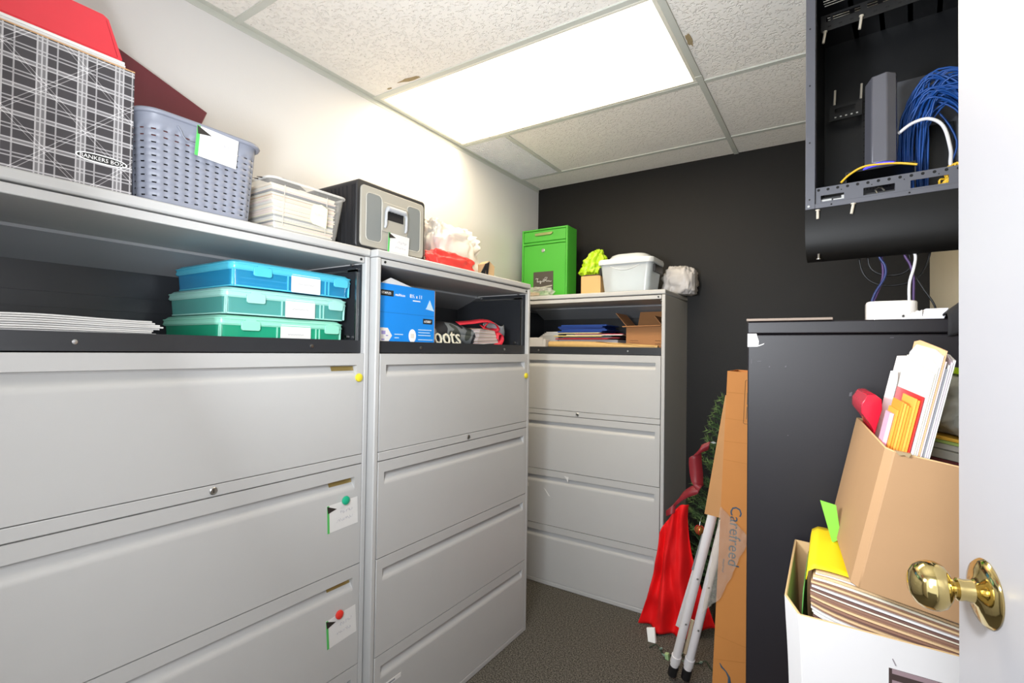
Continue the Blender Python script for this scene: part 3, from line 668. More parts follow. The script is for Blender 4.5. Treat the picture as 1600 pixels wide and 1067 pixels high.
text('lettering', '8½ x 11', .019, WINK, T, (.136, -.0004, .172))
b = MB(); b.box(.152, .190, -.0006, 0, .1605, .1640); b.build('fine_print', WINK, T)
text('lettering', '675887', .0125, WINK, T, (.211, -.001, .087))
b = MB(); b.prism([(.001, .008), (.034, .008), (.054, .034), (.034, .060), (.001, .060)], 'y', -.0008, 0); b.build('arrow_label', WHITEP, T)
b = MB(); b.box(.006, .024, -.0012, -.0008, .038, .050); b.box(.006, .020, -.0012, -.0008, .018, .023); b.box(.026, .036, -.0012, -.0008, .032, .036); b.build('label_print', mat('lilac_ink', '#9b93c8', .6), T)
b = MB(); b.prism([(.152+.018*math.cos(2*PI*k/28), .036+.024*math.sin(2*PI*k/28)) for k in range(28)], 'y', -.0008, 0); b.build('round_seal', WINK, T)
b = MB()
for k in range(3): b.box(.144+k*.006, .147+k*.006, -.0012, -.0008, .028, .044)
b.build('seal_print', mat('beige_ink', '#cfc6b8', .6), T)
b = MB(); b.prism([(.222, .138), (.262, .134), (.240, .172)], 'y', -.0008, 0); b.prism([(.220, .137), (.264, .132), (.263, .137), (.221, .141)], 'y', -.0009, 0); b.build('triangle_mark', mat('pale_blue_ink', '#bfdcf2', .6), T)
b = MB()
for k, (x, z_, l) in enumerate(((.066, .038, .04), (.066, .026, .020), (.182, .058, .070), (.182, .048, .062), (.182, .038, .066), (.182, .022, .078), (.182, .012, .06))): b.box(x, x+l, -.0006, 0, z_, z_+.003)
b.box(.0, w, -.0003, 0, .112, .1132, 1); b.build('fine_print', [mat('pale_blue_ink', '#bfdcf2', .6), mat('deep_blue_ink', '#1668b4', .6)], T)
for i in range(6):
    b = MB(); P = [(.010+i*.004, .02), (.25-.01*i, .02), (.25-.008*i, .186+.002*i), (.175, .206-.004*i), (.052+.004*i, .232-.007*i), (.012+.005*i, .212-.003*i)]; b.prism(P, 'y', 0, .0015)
    S_ = b.build('paper_sheet', [WHITEP, WHITEP, PINKP, WHITEP, CREAM, WHITEP][i]); S_.location = (XB-.042-i*.012, 1.150, ZS+.0015); S_.rotation_euler = (0, 0, Q)
    tag(S_, 'loose paper sticking up out of the blue carton', 'paper', 'papers standing in the blue carton')
b = MB(); b.prism([(.19, .02), (.25, .02), (.25, .205), (.235, .222), (.205, .216)], 'y', 0, .004)
T = b.build('red_folder', mat('crimson_folder', '#c2273c', .5)); T.location = (XB-.12, 1.148, ZS+.0035); T.rotation_euler = (0, 0, Q); tag(T, 'crimson folder corner behind the papers in the blue carton', 'folder')
# tote bag of catalogues
T = thing('tote_bag', 'grey and black printed tote bag with red straps lying on the shelf', 'tote bag', (XB-.066, 1.432, ZS+.001), Q)
CAMO = mat('camo_print', '#4a4d50', .8); N_, L_, P_ = nodes_of(CAMO); tc = [n for n in N_ if n.type == 'TEX_COORD'][0]
nz = N_.new('ShaderNodeTexNoise'); nz.inputs['Scale'].default_value = 13; nz.inputs['Detail'].default_value = 1; cr = N_.new('ShaderNodeValToRGB'); cr.color_ramp.interpolation = 'CONSTANT'
cr.color_ramp.elements[0].color = srgb('#24262c')+[1]; cr.color_ramp.elements[1].position = .48; cr.color_ramp.elements[1].color = srgb('#7a8083')+[1]
e_ = cr.color_ramp.elements.new(.60); e_.color = srgb('#444a44')+[1]
L_.new(tc.outputs['Object'], nz.inputs['Vector']); L_.new(nz.outputs['Fac'], cr.inputs[0]); L_.new(cr.outputs[0], P_.inputs['Base Color'])
b = MB()
def bagf(u, v):
    a = 2*PI*v; x = .005+.41*u; hgt = .112*(.55+.45*math.sin(PI*min(1, u*1.15))**.7)*(1-.10*u)
    if u > .62: hgt *= 1+.25*(u-.62)
    y = .09-.085*math.cos(a)*(1-.12*math.sin(PI*u)); z_ = .5*hgt+.5*hgt*math.copysign(abs(math.sin(a))**.8, math.sin(a))+.004*noise.noise(Vector((x*20, a*1.3, 2)))
    return Vector((x, y, max(.001, z_)))
b.grid(bagf, 30, 22); b.build('bag_body', CAMO, T, smooth=80, solid=.002)
text('lettering', 'oots', .098, mat('cream_ink', '#e8e4d0', .6), T, (.02, -.006, .010), rot=(PI/2-R(14), 0, 0), sx=.92, ext=.002)
b = MB(); rd = random.Random(12)
for i in range(16):
    x0 = .295+.01*rd.random(); z0 = .012+i*.0044; b.hexa([(x0, .0-.001*i, z0), (.445-.004*i*.5, -.010, z0+.010-.001*i), (.445, .15, z0+.012), (x0, .15, z0), (x0, .0-.001*i, z0+.0035), (.445-.004*i*.5, -.010, z0+.0135-.001*i), (.445, .15, z0+.0155), (x0, .15, z0+.0035)], i % 4)
b.build('catalogues', [WHITEP, mat('pale_rose_paper', '#d8b8ae', .6), mat('pale_grey_paper', '#c8c4c4', .6), mat('tan_page', '#b89a88', .6)], T)['kind'] = 'stuff'
def strap(pts, wd, name='strap'):
    b = MB(); P = [Vector(p) for p in pts]; n = 8*(len(P)-1); L = []
    for i in range(n+1):
        t_ = i/n*(len(P)-1); k = min(int(t_), len(P)-2); f = t_-k
        p0, p1, p2, p3 = P[max(k-1, 0)], P[k], P[k+1], P[min(k+2, len(P)-1)]
        L.append(.5*((2*p1)+(-p0+p2)*f+(2*p0-5*p1+4*p2-p3)*f*f+(-p0+3*p1-3*p2+p3)*f**3))
    return L
def ribbon(name, pts, wv, m, parent, th=.002):
    L = strap(pts, 0); b = MB(); ws = wv if isinstance(wv, list) else [wv]*len(pts)
    V = []
    for i, p in enumerate(L):
        t_ = i/(len(L)-1)*(len(ws)-1); k = min(int(t_), len(ws)-2); w_ = Vector(ws[k]).lerp(Vector(ws[k+1]), t_-k)
        V.append((b.bm.verts.new(p-w_), b.bm.verts.new(p+w_)))
    for A, B in zip(V, V[1:]): b.face((A[0], A[1], B[1], B[0]))
    return b.build(name, m, parent, smooth=80, solid=th)
STR = mat('red_strap', '#d5263a', .6, var=.06)
ribbon('strap', [(.20, .03, .100), (.27, .01, .108), (.34, -.004, .118), (.41, -.008, .112), (.445, -.004, .090), (.42, .01, .078), (.36, .0, .088), (.315, -.012, .090)], [(0, .012, .007)]*4+[(0, .012, .009)]*4, STR, T)
ribbon('strap', [(.33, -.010, .084), (.345, -.014, .100), (.365, -.012, .112)], (.008, .0, .002), STR, T)
ribbon('strap', [(.33, -.006, .004), (.40, -.012, .006), (.445, -.014, .018), (.47, -.012, .045), (.462, -.010, .066), (.435, -.010, .064), (.428, -.012, .042)], [(0, .002, .004), (0, .004, .006), (.002, .010, .012), (0, .012, .010), (0, .012, .008), (0, .012, .008), (0, .012, .010)], STR, T)
b = MB(); b.grid(lambda u, v: Vector((.40+.085*u+.01*math.sin(5*v), .01+.03*math.sin(3*u+v*2), .02+.09*v+.012*math.sin(6*u))), 8, 8); b.build('clear_sleeve', mat('grey_sleeve_film', '#c4c8cc', .15, alpha=.4), T, smooth=80, solid=.0008)
# ================================================================ SHELF OF THE FAR CABINET
def loose(name, label, cat, mb, m, loc, rz=0, group=None, **k):
    o = mb.build(name, m, **k); o.location = loc; o.rotation_euler = (0, 0, rz); return tag(o, label, cat, group)
b = MB(); b.box(0, .10, 0, .028, 0, .068); b.box(.10, .118, .004, .06, 0, .058, 1)
loose('white_box', 'small white box at the left end of the far cabinet shelf', 'box', b, [WHITEC, WHITEC], (-1.545, 2.556, ZS+.0005), 0, bevel=.001)
b = MB(); b.prism([(-.02, .0), (.16, 0), (.165, .085), (.05, .085), (-.02, .035)], 'y', 0, .10); b.box(.10, .16, -.001, 0, .03, .08)
loose('grey_box', 'slanted grey paper box behind the white box on the far cabinet shelf', 'box', b, mat('light_grey_card', '#b9b8b6', .6), (-1.56, 2.66, ZS+.0005), 0, bevel=.001)
b = MB(); P = [(0, 0, .027), (.12, -.001, .026), (.30, -.002, .0235), (.42, -.003, .020), (.54, -.004, .0165), (.645, -.005, .0145)]
b.tube(P, [.019, .022, .022, .0195, .0155, .012], 14); b.grid(lambda u, v: Vector((.30+.33*u, -.020+.020*v, .044-.026*u-.010*math.sin(PI*v)*.2+.003*math.sin(14*u+5*v))), 24, 6)
loose('kraft_paper_roll', 'long roll of crumpled brown kraft paper along the front of the far shelf', 'paper roll', b, mat('kraft_wrap', '#c9a468', .6, var=.15, scale=40, bump=.3, bscale=60), (-1.42, 2.598, ZS+.001), 0, smooth=60)
b = MB(); b.box(0, .30, 0, .02, 0, .006); b.box(.02, .34, .006, .02, .006, .009)
loose('olive_folder', 'olive yellow folder under the kraft paper roll', 'folder', b, mat('olive_paper', '#9c9a3e', .6), (-1.42, 2.555, ZS+.0005))
fold_cols = [('#1c3f8e', 'blue'), ('#234b9c', 'blue'), ('#1a3a84', 'blue'), ('#2a57ad', 'blue'), ('#1c3f8e', 'blue')]
for i in range(7):
    lab = ['red folder at the bottom of the folder pile', 'dark red folder second from the bottom of the folder pile', 'teal folder in the middle of the folder pile', 'yellow folder below the blue ones in the folder pile', 'white folder edge under the dark blue ones', 'crimson folder among the pile, right of the yellow one', 'cream folder just beneath the blue pile'][i]
    colr = ['#b02a34', '#8e2433', '#5d8f8a', '#dfc56a', '#e6e4e0', '#b5243a', '#e0cfa2'][i]
    b = MB(); x0 = [-.02, .03, .02, -.03, .05, .10, 0][i]; L = [.33, .34, .30, .30, .34, .28, .26][i]
    b.prism([(x0, 0), (x0+L, .0), (x0+L+.012, .003), (x0+L, .0052), (x0, .0052)], 'y', 0, .22)
    loose('folder', lab, 'folder', b, mat('folder_col_%d' % i, colr, .55), (-1.385, 2.64+.006*(i % 3), ZS+.060+i*.0056), R((-2, 1, 2, -1, 0, 3, -2)[i]), 'coloured folders piled on the far shelf')
b = MB(); b.box(-.02, .36, .03, .21, 0, .058); loose('catalogue_pile', 'low pile of pale papers beneath the coloured folders', 'papers', b, mat('pale_grey_paper', '#c8c4c4', .6), (-1.385, 2.64, ZS+.0005))
for i in range(5):
    b = MB(); b.prism([(0, 0), (.28, 0), (.29, .004), (.28, .0085), (0, .0085)], 'y', 0, .20)
    loose('blue_folder', 'dark blue folder in the blue pile on top of the coloured folders', 'folder', b, mat('blue_folder_%d' % (i % 3), fold_cols[i][0], .45), (-1.395+.012*((i*2) % 3), 2.65+.004*(i % 2), ZS+.1005+i*.0090), R((i*7) % 5-2), 'dark blue folders on the far shelf')
for i in range(3):
    b = MB(); b.prism([(0, 0), (.10, .0), (.10, .006), (0, .006)], 'y', 0, .19)
    loose('envelope', 'white envelope at the left of the blue folders', 'envelope', b, WHITEP, (-1.505+.012*i, 2.665, ZS+.0865+i*.0068), R(6-3*i), 'white envelopes beside the blue folders')
T = thing('cardboard_box', 'open brown cardboard carton with raised flaps on the far shelf', 'box', (-.965, 2.640, ZS+.0005))
CB = mat('mid_brown_card', '#a8764a', .8, var=.06, bump=.1, bscale=80); carton(T, .198, .19, .128, CB, .003)
def flap(T, pts, th, m, name='flap'):
    b = MB(); P = [Vector(p) for p in pts]; n = (P[1]-P[0]).cross(P[2]-P[0]).normalized()*th
    b.hexa([P[0], P[1], P[2], P[3], P[0]+n, P[1]+n, P[2]+n, P[3]+n]); return b.build(name, m, T)
flap(T, [(-.012, -.004, .126), (.198, -.004, .130), (.198, -.05+.046, .134), (-.012, -.004, .131)], .028, CB)
flap(T, [(0, .01, .128), (0, .18, .128), (-.066, .18, .205), (-.066, .01, .205)], .003, CB)
flap(T, [(.0, .187, .128), (.198, .187, .128), (.198, .235, .225), (.0, .235, .225)], .003, CB)
flap(T, [(.195, .01, .128), (.195, .18, .128), (.150, .18, .185), (.150, .01, .185)], .003, CB)
b = MB(); squiggle(b, .022, .052, .045, .006, -.0006, 81); squiggle(b, .020, .040, .055, .005, -.0006, 82); squiggle(b, .16, .052, .03, .006, -.0006, 83); squiggle(b, .16, .035, .03, .005, -.0006, 84); b.build('stamp_print', INK, T)

# ================================================================ BLACK CABINET ON THE RIGHT AND WHAT STANDS ON IT
KX, KY, KW, KD, KH = -.175, 1.300, .93, .455, 1.412        # long side against the right wall, drawers facing left
T = thing('filing_cabinet', 'black filing cabinet standing sideways beneath the wall mounted rack', 'filing cabinet', (KX, KY+KW, 0), -Q)
b = MB(); b.box(0, .0185, 0, KD, 0, KH-.0305); b.box(KW-.0185, KW, 0, KD, 0, KH-.0305); b.box(.0185, KW-.0185, .415, KD, 0, KH-.0305); b.box(.0185, KW-.0185, 0, .415, 0, .02); b.box(.0185, KW-.0185, 0, .415, KH-.05, KH-.0305); b.build('case', BLACKM, T, bevel=.003)
b = MB(); b.box(-.001, KW+.001, -.001, KD, KH-.029, KH); b.build('top_panel', BLACKM, T, bevel=.003)
for k in range(4):
    dm = drawer_mesh(KW-.041, 1.3595-k*.334, 1.3595-(k+1)*.334+.003); d_ = dm.build('drawer', BLACKM, T, loc=(.0205, 0, 0), bevel=.0012)
b = MB(); SCF = mat('scuff_grey', '#4a474d', .6)
b.prism([(.0, 1.3835), (.019, 1.3835), (.024, 1.366), (.0235, 1.356), (.036, 1.361), (.034, 1.358), (.022, 1.353), (.0, 1.352)], 'x', KW, KW+.0012)
o = b.build('tape_remnant', WHITEP, T); o['label'] = 'torn white tape at the upper corner'
for (y_, z_, w_, h_) in ((.045, 1.305, .003, .003), (.078, 1.306, .0035, .004), (.02, 1.318, .010, .0015), (.008, 1.312, .0015, .014), (.20, 1.247, .006, .010), (.238, 1.226, .007, .005), (.084, 1.15, .002, .002), (.27, 1.373, .008, .0015)):
    b = MB(); b.prism([(y_, z_), (y_+w_*.8, z_+h_*.1), (y_+w_, z_+h_), (y_+w_*.2, z_+h_*.8)], 'x', KW, KW+.0004); b.build('scuff_mark', SCF, T)
b = MB(); b.box(0, .172, 0, .30, 0, .0055); T = b.build('cardboard_sheet', mat('grey_cardboard', '#8f8074', .8, bump=.1, bscale=80), bevel=.001); T.location = (KX-.0015, KY-.010, KH+.0008); tag(T, 'flat cardboard sheet lying on the front corner of the black cabinet', 'cardboard')
T = thing('wifi_router', 'white rounded network router on the black cabinet, cables rising behind it', 'router', (.061, 1.43, KH+.0005))
b = MB(); b.prism(rrect(.096, .085, .022, 6, .048, .0425), 'z', .0, .050); b.build('router_body', mat('router_white', '#ece7e3', .15), T, bevel=.004)
T = thing('adapter_tray', 'white plastic tray with ridged adapter beside the router on the black cabinet', 'tray', (.118, 1.345, KH+.0005))
b = MB(); b.prism([(0, 0), (.070, 0), (.078, .024), (.040, .023), (.036, .006), (0, .006)], 'y', 0, .06); b.build('tray_body', mat('tray_white', '#e9e8ee', .3), T, bevel=.0015)
b = MB(); b.prism([(.006, .006), (.036, .0065), (.036, .022), (.032, .019), (.028, .021), (.024, .017), (.020, .018), (.016, .013), (.006, .010)], 'y', .008, .05); b.box(.004, .006, .006, .03, .006, .012, 1); b.build('adapter', [mat('adapter_grey', '#cfcac6', .4), INK], T)
CLO = mat('black_cloth', '#19181b', .8, var=.2, bump=.3, bscale=200)
b = MB()
def cl(u, v):
    x = .186+.10*u; s_ = v*.16
    if s_ < .085: p = Vector((x, 1.372-s_*.93+.0, KH+.0035+.050*math.sin(PI*min(1, s_/.085)*.72)**1.0*(1-.85*max(0, .42-u)/.42)))
    else: p = Vector((x, 1.2925-.004*math.sin(PI*(s_-.085)/.075), KH+.034*(1-.85*max(0, .42-u)/.42)-(s_-.085)*(.55+.5*u)))
    p.z += .003*noise.noise(p*40); p.y -= .003*noise.noise(p*25)+.002; return p
b.grid(cl, 18, 22); T = b.build('cloth_bag', CLO, smooth=80, solid=.003); tag(T, 'black cloth draped over the right front edge of the black cabinet', 'cloth')

# ================================================================ WALL MOUNTED NETWORK RACK
NA = -R(6); NO = (-.069, 1.550, 1.7255)
T = thing('network_rack', 'black open wall mounted network rack hanging above the black cabinet', 'network rack', NO, NA)
NW, ND, NH = .432, .40, .612
b = MB()
b.box(0, .0015, .004, ND, 0, NH); b.box(NW-.0015, NW, .004, ND-.05, 0, NH); b.box(0, NW, ND-.05, ND-.0485, 0, NH); b.box(0, NW, .004, ND-.05, 0, .0015)
# top panel with vent slots
ys = .03; b.box(0, NW, .004, .03, NH-.0015, NH)
for row in range(2):
    for seg in range(6):
        xs_ = .028+seg*.066; y0_ = .06+row*.10
        for k in range(6): b.box(xs_, xs_+.054, y0_+k*.012+.005, y0_+k*.012+.012, NH-.0015, NH)
for x0_, x1_ in [(0, .028)]+[(.028+.066*k+.054, .028+.066*(k+1)) for k in range(5)]+[(.412, NW)]: b.box(x0_, x1_, .03, ND-.05, NH-.0015, NH)
for y0_, y1_ in ((.03, .065), (.132, .165), (.232, ND-.05)): b.box(.028, .412, y0_, y1_, NH-.0015, NH)
b.build('rack_shell', NETM, T)
def plate(b, outer, holes, y0, y1, m=0):
    """rectangular plate in x-z with rectangular or round holes, built as strips"""
    x0, x1, z0, z1 = outer; xs = sorted(set([x0, x1]+[v for h in holes for v in h[:2]])); zs = sorted(set([z0, z1]+[v for h in holes for v in h[2:]]))
    for a, c in zip(xs, xs[1:]):
        for d, e in zip(zs, zs[1:]):
            mx_, mz_ = (a+c)/2, (d+e)/2
            if any(h[0] < mx_ < h[1] and h[2] < mz_ < h[3] for h in holes): continue
            b.box(a, c, y0, y1, d, e, m)
b = MB()
b.box(0, .0225, 0, .004, 0, NH); b.box(NW-.0225, NW, 0, .004, 0, NH); b.box(.0225, NW-.0225, 0, .004, 0, .0125); b.box(.0225, NW-.0225, 0, .004, NH-.0125, NH)
b.box(.0205, .0225, .004, .022, .0125, NH-.0125); b.build('front_frame', RACKF, T, bevel=.001)
HOL = mat('hole_black', '#0a0a0b', .8)
b = MB()
def dot(x, z, r=.0022, y=-.0004, m=0): b.lathe([(.0002, 0), (r, 0), (r, .0004), (.0002, .0004)], 10, Matrix.Translation((x, y, z)) @ Matrix.Rotation(PI/2, 4, 'X'), m)
for x, z in ((.010, .026), (.010, .180), (.010, .335), (.010, .49), (.06, .006), (.22, .006), (.36, .006)): dot(x, z, .0022, 0)
b.build('screw_hole', HOL, T)
b = MB(); dot(.008, .008, .003); b.build('frame_screw', STEEL, T)
b = MB(); hs = [(.012+.0230, .072+.015, .018, .034), (.128, .192, .018, .037), (.222, .292, .018, .037), (.320, .385, .018, .037)]
plate(b, (.0235, NW-.0235, .0125, .056), hs, .007, .0085); b.build('lower_bracket', RACKF, T)
b = MB()
for k in range(17):
    x = .030+k*.0215; b.lathe([(.0002, 0), (.0036, 0), (.0036, .0004), (.0002, .0004)], 12, Matrix.Translation((x, .0071, .0495-.0005*(k % 2))) @ Matrix.Rotation(PI/2, 4, 'X'))
    if k % 3 == 2: b.lathe([(.0002, 0), (.0014, 0), (.0014, .0004), (.0002, .0004)], 8, Matrix.Translation((x+.008, .0071, .0425)) @ Matrix.Rotation(PI/2, 4, 'X'))
b.build('bracket_hole', HOL, T)
b = MB(); b.box(.030, .088, .020, .060, .004, .030); b.box(.032, .058, .0185, .020, .018, .026, 1); b.box(.062, .084, .0185, .020, .018, .024, 1); b.box(.080, .087, .0182, .020, .012, .031, 1); b.build('outlet_module', [BLACKP, STEEL], T)
b = MB(); b.box(.126, .20, .024, .07, .004, .026, 0); b.tube([(.155, .022, .022), (.152, .020, .030), (.158, .019, .035), (.166, .020, .033), (.170, .021, .026)], .0022, 6, 1); b.box(.128, .190, .0228, .024, .016, .020, 1); b.build('cable_clip', [BLACKP, STEEL], T)
# upper bracket with slots
b = MB(); plate(b, (.0235, NW-.0235, .520, .566), [(.036, .046, .546, .560), (.052, .115, .546, .560), (.13, .19, .546, .560), (.21, .27, .546, .560)], .090, .0915)
for k in range(12): b.box(.040+k*.026, .048+k*.026, .0895, .090, .529, .533, 1)
b.build('upper_bracket', [NETM, HOL], T)
SCW = mat('cage_screw_cream', '#d9d2c4', .4, .3)
for x, y, z, l in ((.034, .086, .515, .030), (.118, .084, .525, .034)):
    b = MB(); b.tube([(x, y, z), (x-.004, y-.002, z-l)], .0034, 8); b.lathe([(.0005, 0), (.0055, 0), (.0055, .003), (.0005, .003)], 10, Matrix.Translation((x, y, z))); b.build('cage_screw', SCW, T, smooth=40)
# mid bracket on the left with two screws and grey backing panel
b = MB(); plate(b, (.020, .105, .345, .392), [(.034, .088, .366, .382)], .30, .3015)
for k in range(5): b.box(.034+k*.014, .039+k*.014, .2995, .30, .352, .356, 1)
b.build('mid_bracket', [NETM, STEEL], T)
for x in (.034, .102):
    b = MB(); b.tube([(x, .295, .392), (x+.002, .295, .437)], .0034, 8); b.build('cage_screw', SCW, T, smooth=40)
b = MB(); plate(b, (.100, .330, .10, .43), [(.108+.0065*i, .1105+.0065*i, .12+.30*0, .121) for i in range(1)], .335, .337); b.build('grey_back_panel', mat('rack_panel_grey', '#5a5c62', .45), T)
b = MB()
for i in range(9):
    for j in range(30): b.box(.106+.008*i+.0025*(j % 2), .110+.008*i+.0025*(j % 2), .3342, .335, .12+.0098*j, .1245+.0098*j)
b.box(.100, .182, .3345, .335, .10, .43, 1); b.build('perforated_panel', [HOL, NETM], T)
# rolled lower shroud
b = MB(); PR = [(0.002, 0), (-.001, -.03), (-.0005, -.06), (.004, -.09), (.013, -.115), (.026, -.130), (.040, -.137)]
P2 = [(y+.0025, z+.001) for y, z in PR]
n = len(PR)
b.prism(PR+P2[::-1], 'x', 0, .335)
b.hexa([(.335, PR[0][0], 0), (NW, PR[0][0], 0), (NW, -.001, -.03), (.335, PR[1][0], -.03), (.335, P2[0][0], 0), (NW, P2[0][0], 0), (NW, .0015, -.03), (.335, P2[1][0], -.03)])
for k in range(1, n-1):
    za, zb2 = PR[k][1], PR[k+1][1]
    xe = NW
    b.hexa([(.335, PR[k][0], za), (xe, PR[k][0], za*.93), (xe, PR[k+1][0], zb2*.88), (.335, PR[k+1][0], zb2), (.335, P2[k][0], za), (xe, P2[k][0], za*.93), (xe, P2[k+1][0], zb2*.88), (.335, P2[k+1][0], zb2)])
b.prism([(.006, 0), (.30, 0), (.30, -.06), (.05, -.132), (.028, -.130), (.016, -.115), (.007, -.09), (.002, -.06), (.0015, -.03)], 'x', 0, .0018)
b.build('lower_shroud', mat('shroud_black', '#0b0a09', .5, spec=.25, var=.1), T, smooth=45)
for x, z, tl, l in ((.030, -.008, 0, .022), (.108, -.004, -.004, .024)):
    b = MB(); b.tube([(x, -.006, z), (x+tl, -.006, z-l)], .0034, 8); b.lathe([(.0005, 0), (.0055, 0), (.0055, .0025), (.0005, .0025)], 10, Matrix.Translation((x, -.006, z))); b.box(x-.001, x+.001, -.006, .002, z-.004, z-.001); b.build('cage_screw', SCW, T, smooth=40)
b = MB(); b.tube([(.030, .014, -.120), (.030, .012, -.133)], .003, 8); b.lathe([(.0005, 0), (.0052, 0), (.0052, .0025), (.0005, .0025)], 10, Matrix.Translation((.030, .012, -.135))); b.build('cage_screw', STEEL, T, smooth=40)
# internal shelf carrying the modem
b = MB(); b.box(.085, .232, .060, .20, .0975, .1000); b.box(.085, .0875, .060, .20, .0015, .0975); b.box(.2295, .232, .060, .20, .0015, .0975); b.build('equipment_shelf', NETM, T)
def nloc(x, y, z): return Matrix.Translation(NO) @ Matrix.Rotation(NA, 4, 'Z') @ Vector((x, y, z))
M_ = thing('modem', 'tall grey faceted internet modem with a glowing blue ring, standing in the network rack', 'modem', nloc(.158, .118, .1003), NA)
GUN = mat('gunmetal_plastic', '#62626a', .3, .2)
b = MB(); F = [(-.034, -.012), (-.018, -.036), (.016, -.038), (.034, -.018), (.036, .03), (.0, .042), (-.034, .03)]
A = [Vector((x, y, .018)) for x, y in F]; B_ = [Vector((x*.97, y*.97, .252+(-.010 if x < -.02 else 0)+(.004 if x > 0 else 0))) for x, y in F]
va = [b.bm.verts.new(p) for p in A]; vb = [b.bm.verts.new(p) for p in B_]; b.face(va[::-1]); b.face(vb)
for i in range(7): b.face((va[i], va[(i+1) % 7], vb[(i+1) % 7], vb[i]))
b.build('modem_body', GUN, M_, bevel=.003)
b = MB(); b.lathe([(.0005, 0), (.046, 0), (.046, .006), (.040, .010), (.0005, .010)], 28); b.build('base', BLACKP, M_, smooth=40)
b = MB(); b.lathe([(.0005, .0102), (.037, .0102), (.0385, .012), (.0385, .016), (.036, .0178), (.0005, .0178)], 28); o = b.build('light_ring', emit('blue_led', '#3b35ff', 3.0), M_, smooth=40); o['label'] = 'glowing blue light ring'
CABW = mat('white_cable', '#e9e9ec', .4); CABY = mat('yellow_cable', '#e5b92e', .45); CABB = mat('blue_cable', '#1b4f9c', .4, var=.2); CABP = mat('purple_cable', '#4f3668', .5); CABK = mat('black_cable', '#141416', .5)
def spline(pts, k=6):
    P = [Vector(p) for p in pts]; out = []
    for i in range(len(P)-1):
        p0, p1, p2, p3 = P[max(i-1, 0)], P[i], P[i+1], P[min(i+2, len(P)-1)]
        for j in range(k):
            f = j/k; out.append(.5*((2*p1)+(-p0+p2)*f+(2*p0-5*p1+4*p2-p3)*f*f+(-p0+3*p1-3*p2+p3)*f**3))
    return out+[P[-1]]
def cable(name, label, pts, r, m, group=None, local=True, cat='cable', k=6):
    b = MB(); b.tube(spline([nloc(*p) for p in pts] if local else pts, k), r, 7); return tag(b.build(name, m, smooth=70), label, cat, group)
cable('cable', 'thick white cable arching out of the modem to the right', [(.196, .125, .200), (.225, .115, .216), (.258, .105, .215), (.285, .095, .185), (.298, .080, .120), (.297, .055, .078), (.298, .040, .045), (.30, .05, .012)], .0042, CABW)
cable('cable', 'yellow cable curling around the foot of the grey modem', [(.076, .048, .072), (.094, .050, .090), (.125, .050, .1048), (.165, .0535, .1045), (.20, .058, .100), (.235, .055, .088)], .0030, CABY)
rd = random.Random(5); b = MB()
for i in range(8):
    x0 = .285+.018*rd.random()
    b.tube(spline([nloc(*p) for p in [(.255+.07*rd.random(), .02+.012*rd.random(), .012+.02*rd.random()), (.275+.02*rd.random(), .014+.01*rd.random(), .022+.012*rd.random()), (x0, .016+.012*rd.random(), .030+.03*rd.random()), (x0+.012, .016+.01*rd.random(), .045+.02*rd.random()), (.305+.03*rd.random(), .018+.01*rd.random(), .03+.02*rd.random()), (.325+.02*rd.random(), .03, .02)]], 5), .0023, 6)
tag(b.build('yellow_cables', CABY, smooth=70), 'knot of yellow cables behind the rack bracket cutout', 'cables', kind='stuff')
b = MB(); rd = random.Random(8)
for i in range(64):
    x0 = .192+.062*rd.random(); y0 = .20+.07*rd.random(); hgt = .285+.075*rd.random(); x1 = x0+.06+.10*rd.random()
    P = [(x0+.008*rd.random(), y0, .012), (x0-.006+.012*rd.random(), y0+.01, .10), (x0-.006+.012*rd.random(), y0, .19+.03*rd.random()), (x0+.006+.012*rd.random(), y0-.02*rd.random(), hgt*.86), ((x0+x1)/2, y0-.01-.04*rd.random(), hgt+.010*rd.random()), (x1+.015, y0-.03*rd.random(), hgt*.92), (min(x1+.05, .405), y0, hgt*.66), (min(x1+.04, .41), y0+.01, .14)]
    b.tube(spline([nloc(*p) for p in P], 4), .0026, 6)
tag(b.build('blue_cables', CABB, smooth=70), 'thick coil of blue network cables at the right of the rack', 'cables', kind='stuff')
b = MB(); b.box(0, .080, 0, .004, 0, .27); o = b.build('patch_panel', NETM); o.matrix_world = Matrix.Translation(nloc(.235, .318, .0025)) @ Matrix.Rotation(NA, 4, 'Z'); tag(o, 'dark flat patch panel standing behind the blue cables in the rack', 'patch panel')
# cables hanging from the rack down behind the router
cable('cable', 'black cable looping beneath the network rack', [(.012+.06, 1.60, 1.63), (.075, 1.60, 1.57), (.105, 1.60, 1.545), (.15, 1.60, 1.55), (.175, 1.60, 1.60), (.178, 1.60, 1.68)], .0028, CABK, local=False)
cable('cable', 'second black cable sagging lower beneath the network rack', [(.050, 1.62, 1.63), (.06, 1.62, 1.56), (.09, 1.62, 1.525), (.14, 1.62, 1.52), (.18, 1.62, 1.54), (.20, 1.62, 1.60), (.2, 1.62, 1.68)], .0025, CABK, local=False)
cable('cable', 'blue cable hanging from the rack left of the white cable', [(.092, 1.58, 1.68), (.092, 1.58, 1.60), (.106, 1.58, 1.565), (.105, 1.58, 1.535), (.085, 1.58, 1.495), (.078, 1.58, 1.46), (.088, 1.58, 1.416)], .0030, mat('dark_blue_cable', '#1f2f66', .45), local=False)
cable('cable', 'purple cable hanging beside the blue cable under the rack', [(.090, 1.585, 1.68), (.098, 1.585, 1.60), (.102, 1.585, 1.54), (.088, 1.585, 1.49), (.073, 1.575, 1.455), (.068, 1.57, 1.415)], .0028, CABP, local=False)
